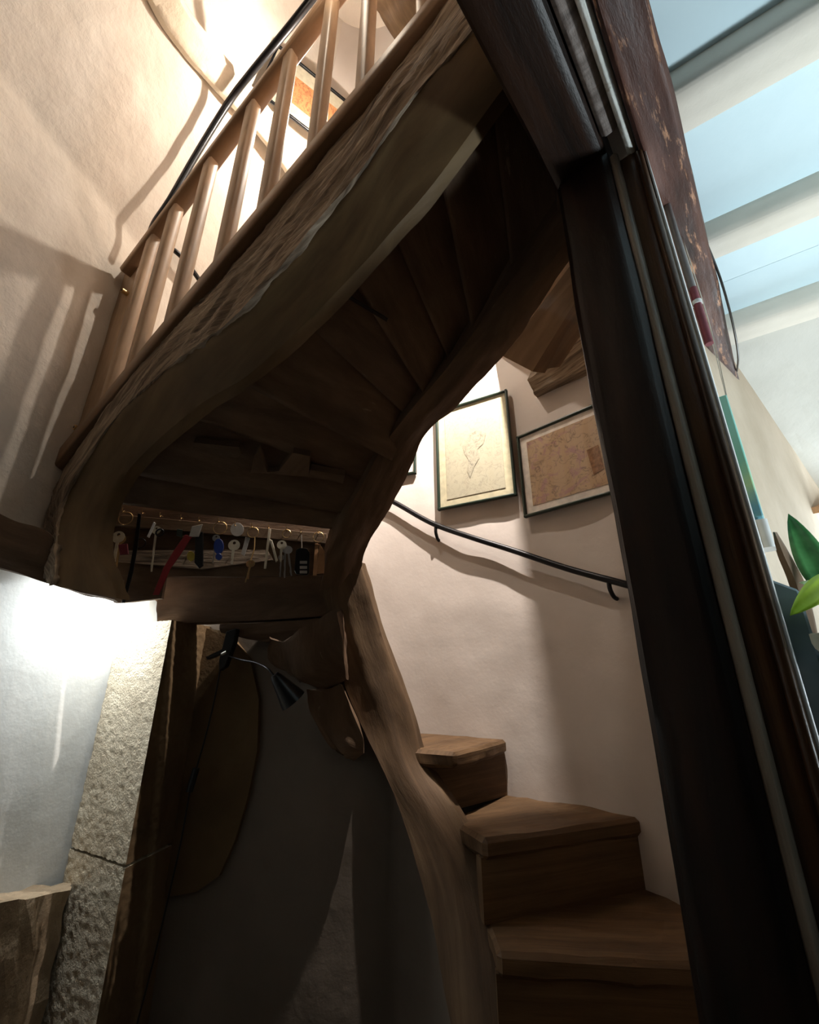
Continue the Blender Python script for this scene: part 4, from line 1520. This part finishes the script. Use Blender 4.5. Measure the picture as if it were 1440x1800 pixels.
# ------------------------------------------------------------------ stair lamps (both hidden behind timber or above the frame)
def wall_lamp(name, loc, label, energy, colr, size):
    root = empty(name, loc, label, 'lamp')
    o = None
    bm = bmesh.new()
    bmesh.ops.create_uvsphere(bm, u_segments=16, v_segments=10, radius=0.028)
    bmesh.ops.translate(bm, vec=loc, verts=bm.verts)
    me = bpy.data.meshes.new('bulb')
    bm.to_mesh(me)
    bm.free()
    set_uv(me)
    b = adopt(link_mesh('bulb', me, M_BULB), root)
    b.visible_shadow = True
    adopt(tube('socket', [V(loc) + V((0, 0, 0.03)), V(loc) + V((0, 0, 0.075))], 0.018, M_BLACK), root)
    ld = light(name + '_light', 'SPOT', V(loc) + V((0, 0, -0.045)), energy, colr, size, aim=V(loc) + V((0.22, 0.45, -1.0)),
               spot_size=math.radians(112), spot_blend=0.25)
    return root


r_ = wall_lamp('stair_lamp', LAMP_STAIR, 'warm bulb on a bracket over the well, hidden by the upper flight', 310, (1.0, 0.89, 0.80), 0.012)
wp = V((0.16, 2.13, LAMP_STAIR.z + 0.06))
adopt(tube('bracket', [LAMP_STAIR + V((0, 0, 0.07)), LAMP_STAIR + V((0, 0.2, 0.10)), wp], 0.007, M_BLACK), r_)
light('hall_spot_light', 'POINT', LAMP_SPOT, 56, (1.0, 0.90, 0.77), 0.02)
al = empty('attic_lamp', LAMP_SPOT, 'small warm bulb behind the bottom rail, lighting the upper plaster', 'lamp')
bma = bmesh.new()
bmesh.ops.create_uvsphere(bma, u_segments=14, v_segments=8, radius=0.016)
bmesh.ops.translate(bma, vec=LAMP_SPOT + V((0, 0, 0.045)), verts=bma.verts)
mea = bpy.data.meshes.new('bulb')
bma.to_mesh(mea)
bma.free()
adopt(link_mesh('bulb', mea, M_BULB), al)
adopt(tube('socket', [LAMP_SPOT + V((0, 0, 0.058)), LAMP_SPOT + V((0, 0, 0.085))], 0.012, M_BLACK), al)
aw = WBVH.ray_cast(LAMP_SPOT, V((-0.1, 1, -0.08)).normalized())[0]
adopt(tube('arm', [LAMP_SPOT + V((0, 0, 0.075)), LAMP_SPOT + V((0, 0.1, 0.06)), aw], 0.006, M_BLACK), al)
hl = empty('hall_pendant', LAMP_HALL, 'warm globe pendant hanging in the hall above the upper flight', 'lamp')
bmg = bmesh.new()
bmesh.ops.create_uvsphere(bmg, u_segments=20, v_segments=12, radius=0.05)
bmesh.ops.translate(bmg, vec=LAMP_HALL + V((0, 0, 0.11)), verts=bmg.verts)
meg = bpy.data.meshes.new('globe')
bmg.to_mesh(meg)
bmg.free()
adopt(link_mesh('globe', meg, M_BULB), hl)
adopt(tube('cord', [LAMP_HALL + V((0, 0, 0.16)), LAMP_HALL + V((0, 0, 1.28))], 0.004, M_BLACKP), hl)
light('hall_lamp_light', 'POINT', LAMP_HALL, 4, (1.0, 0.86, 0.70), 0.06)
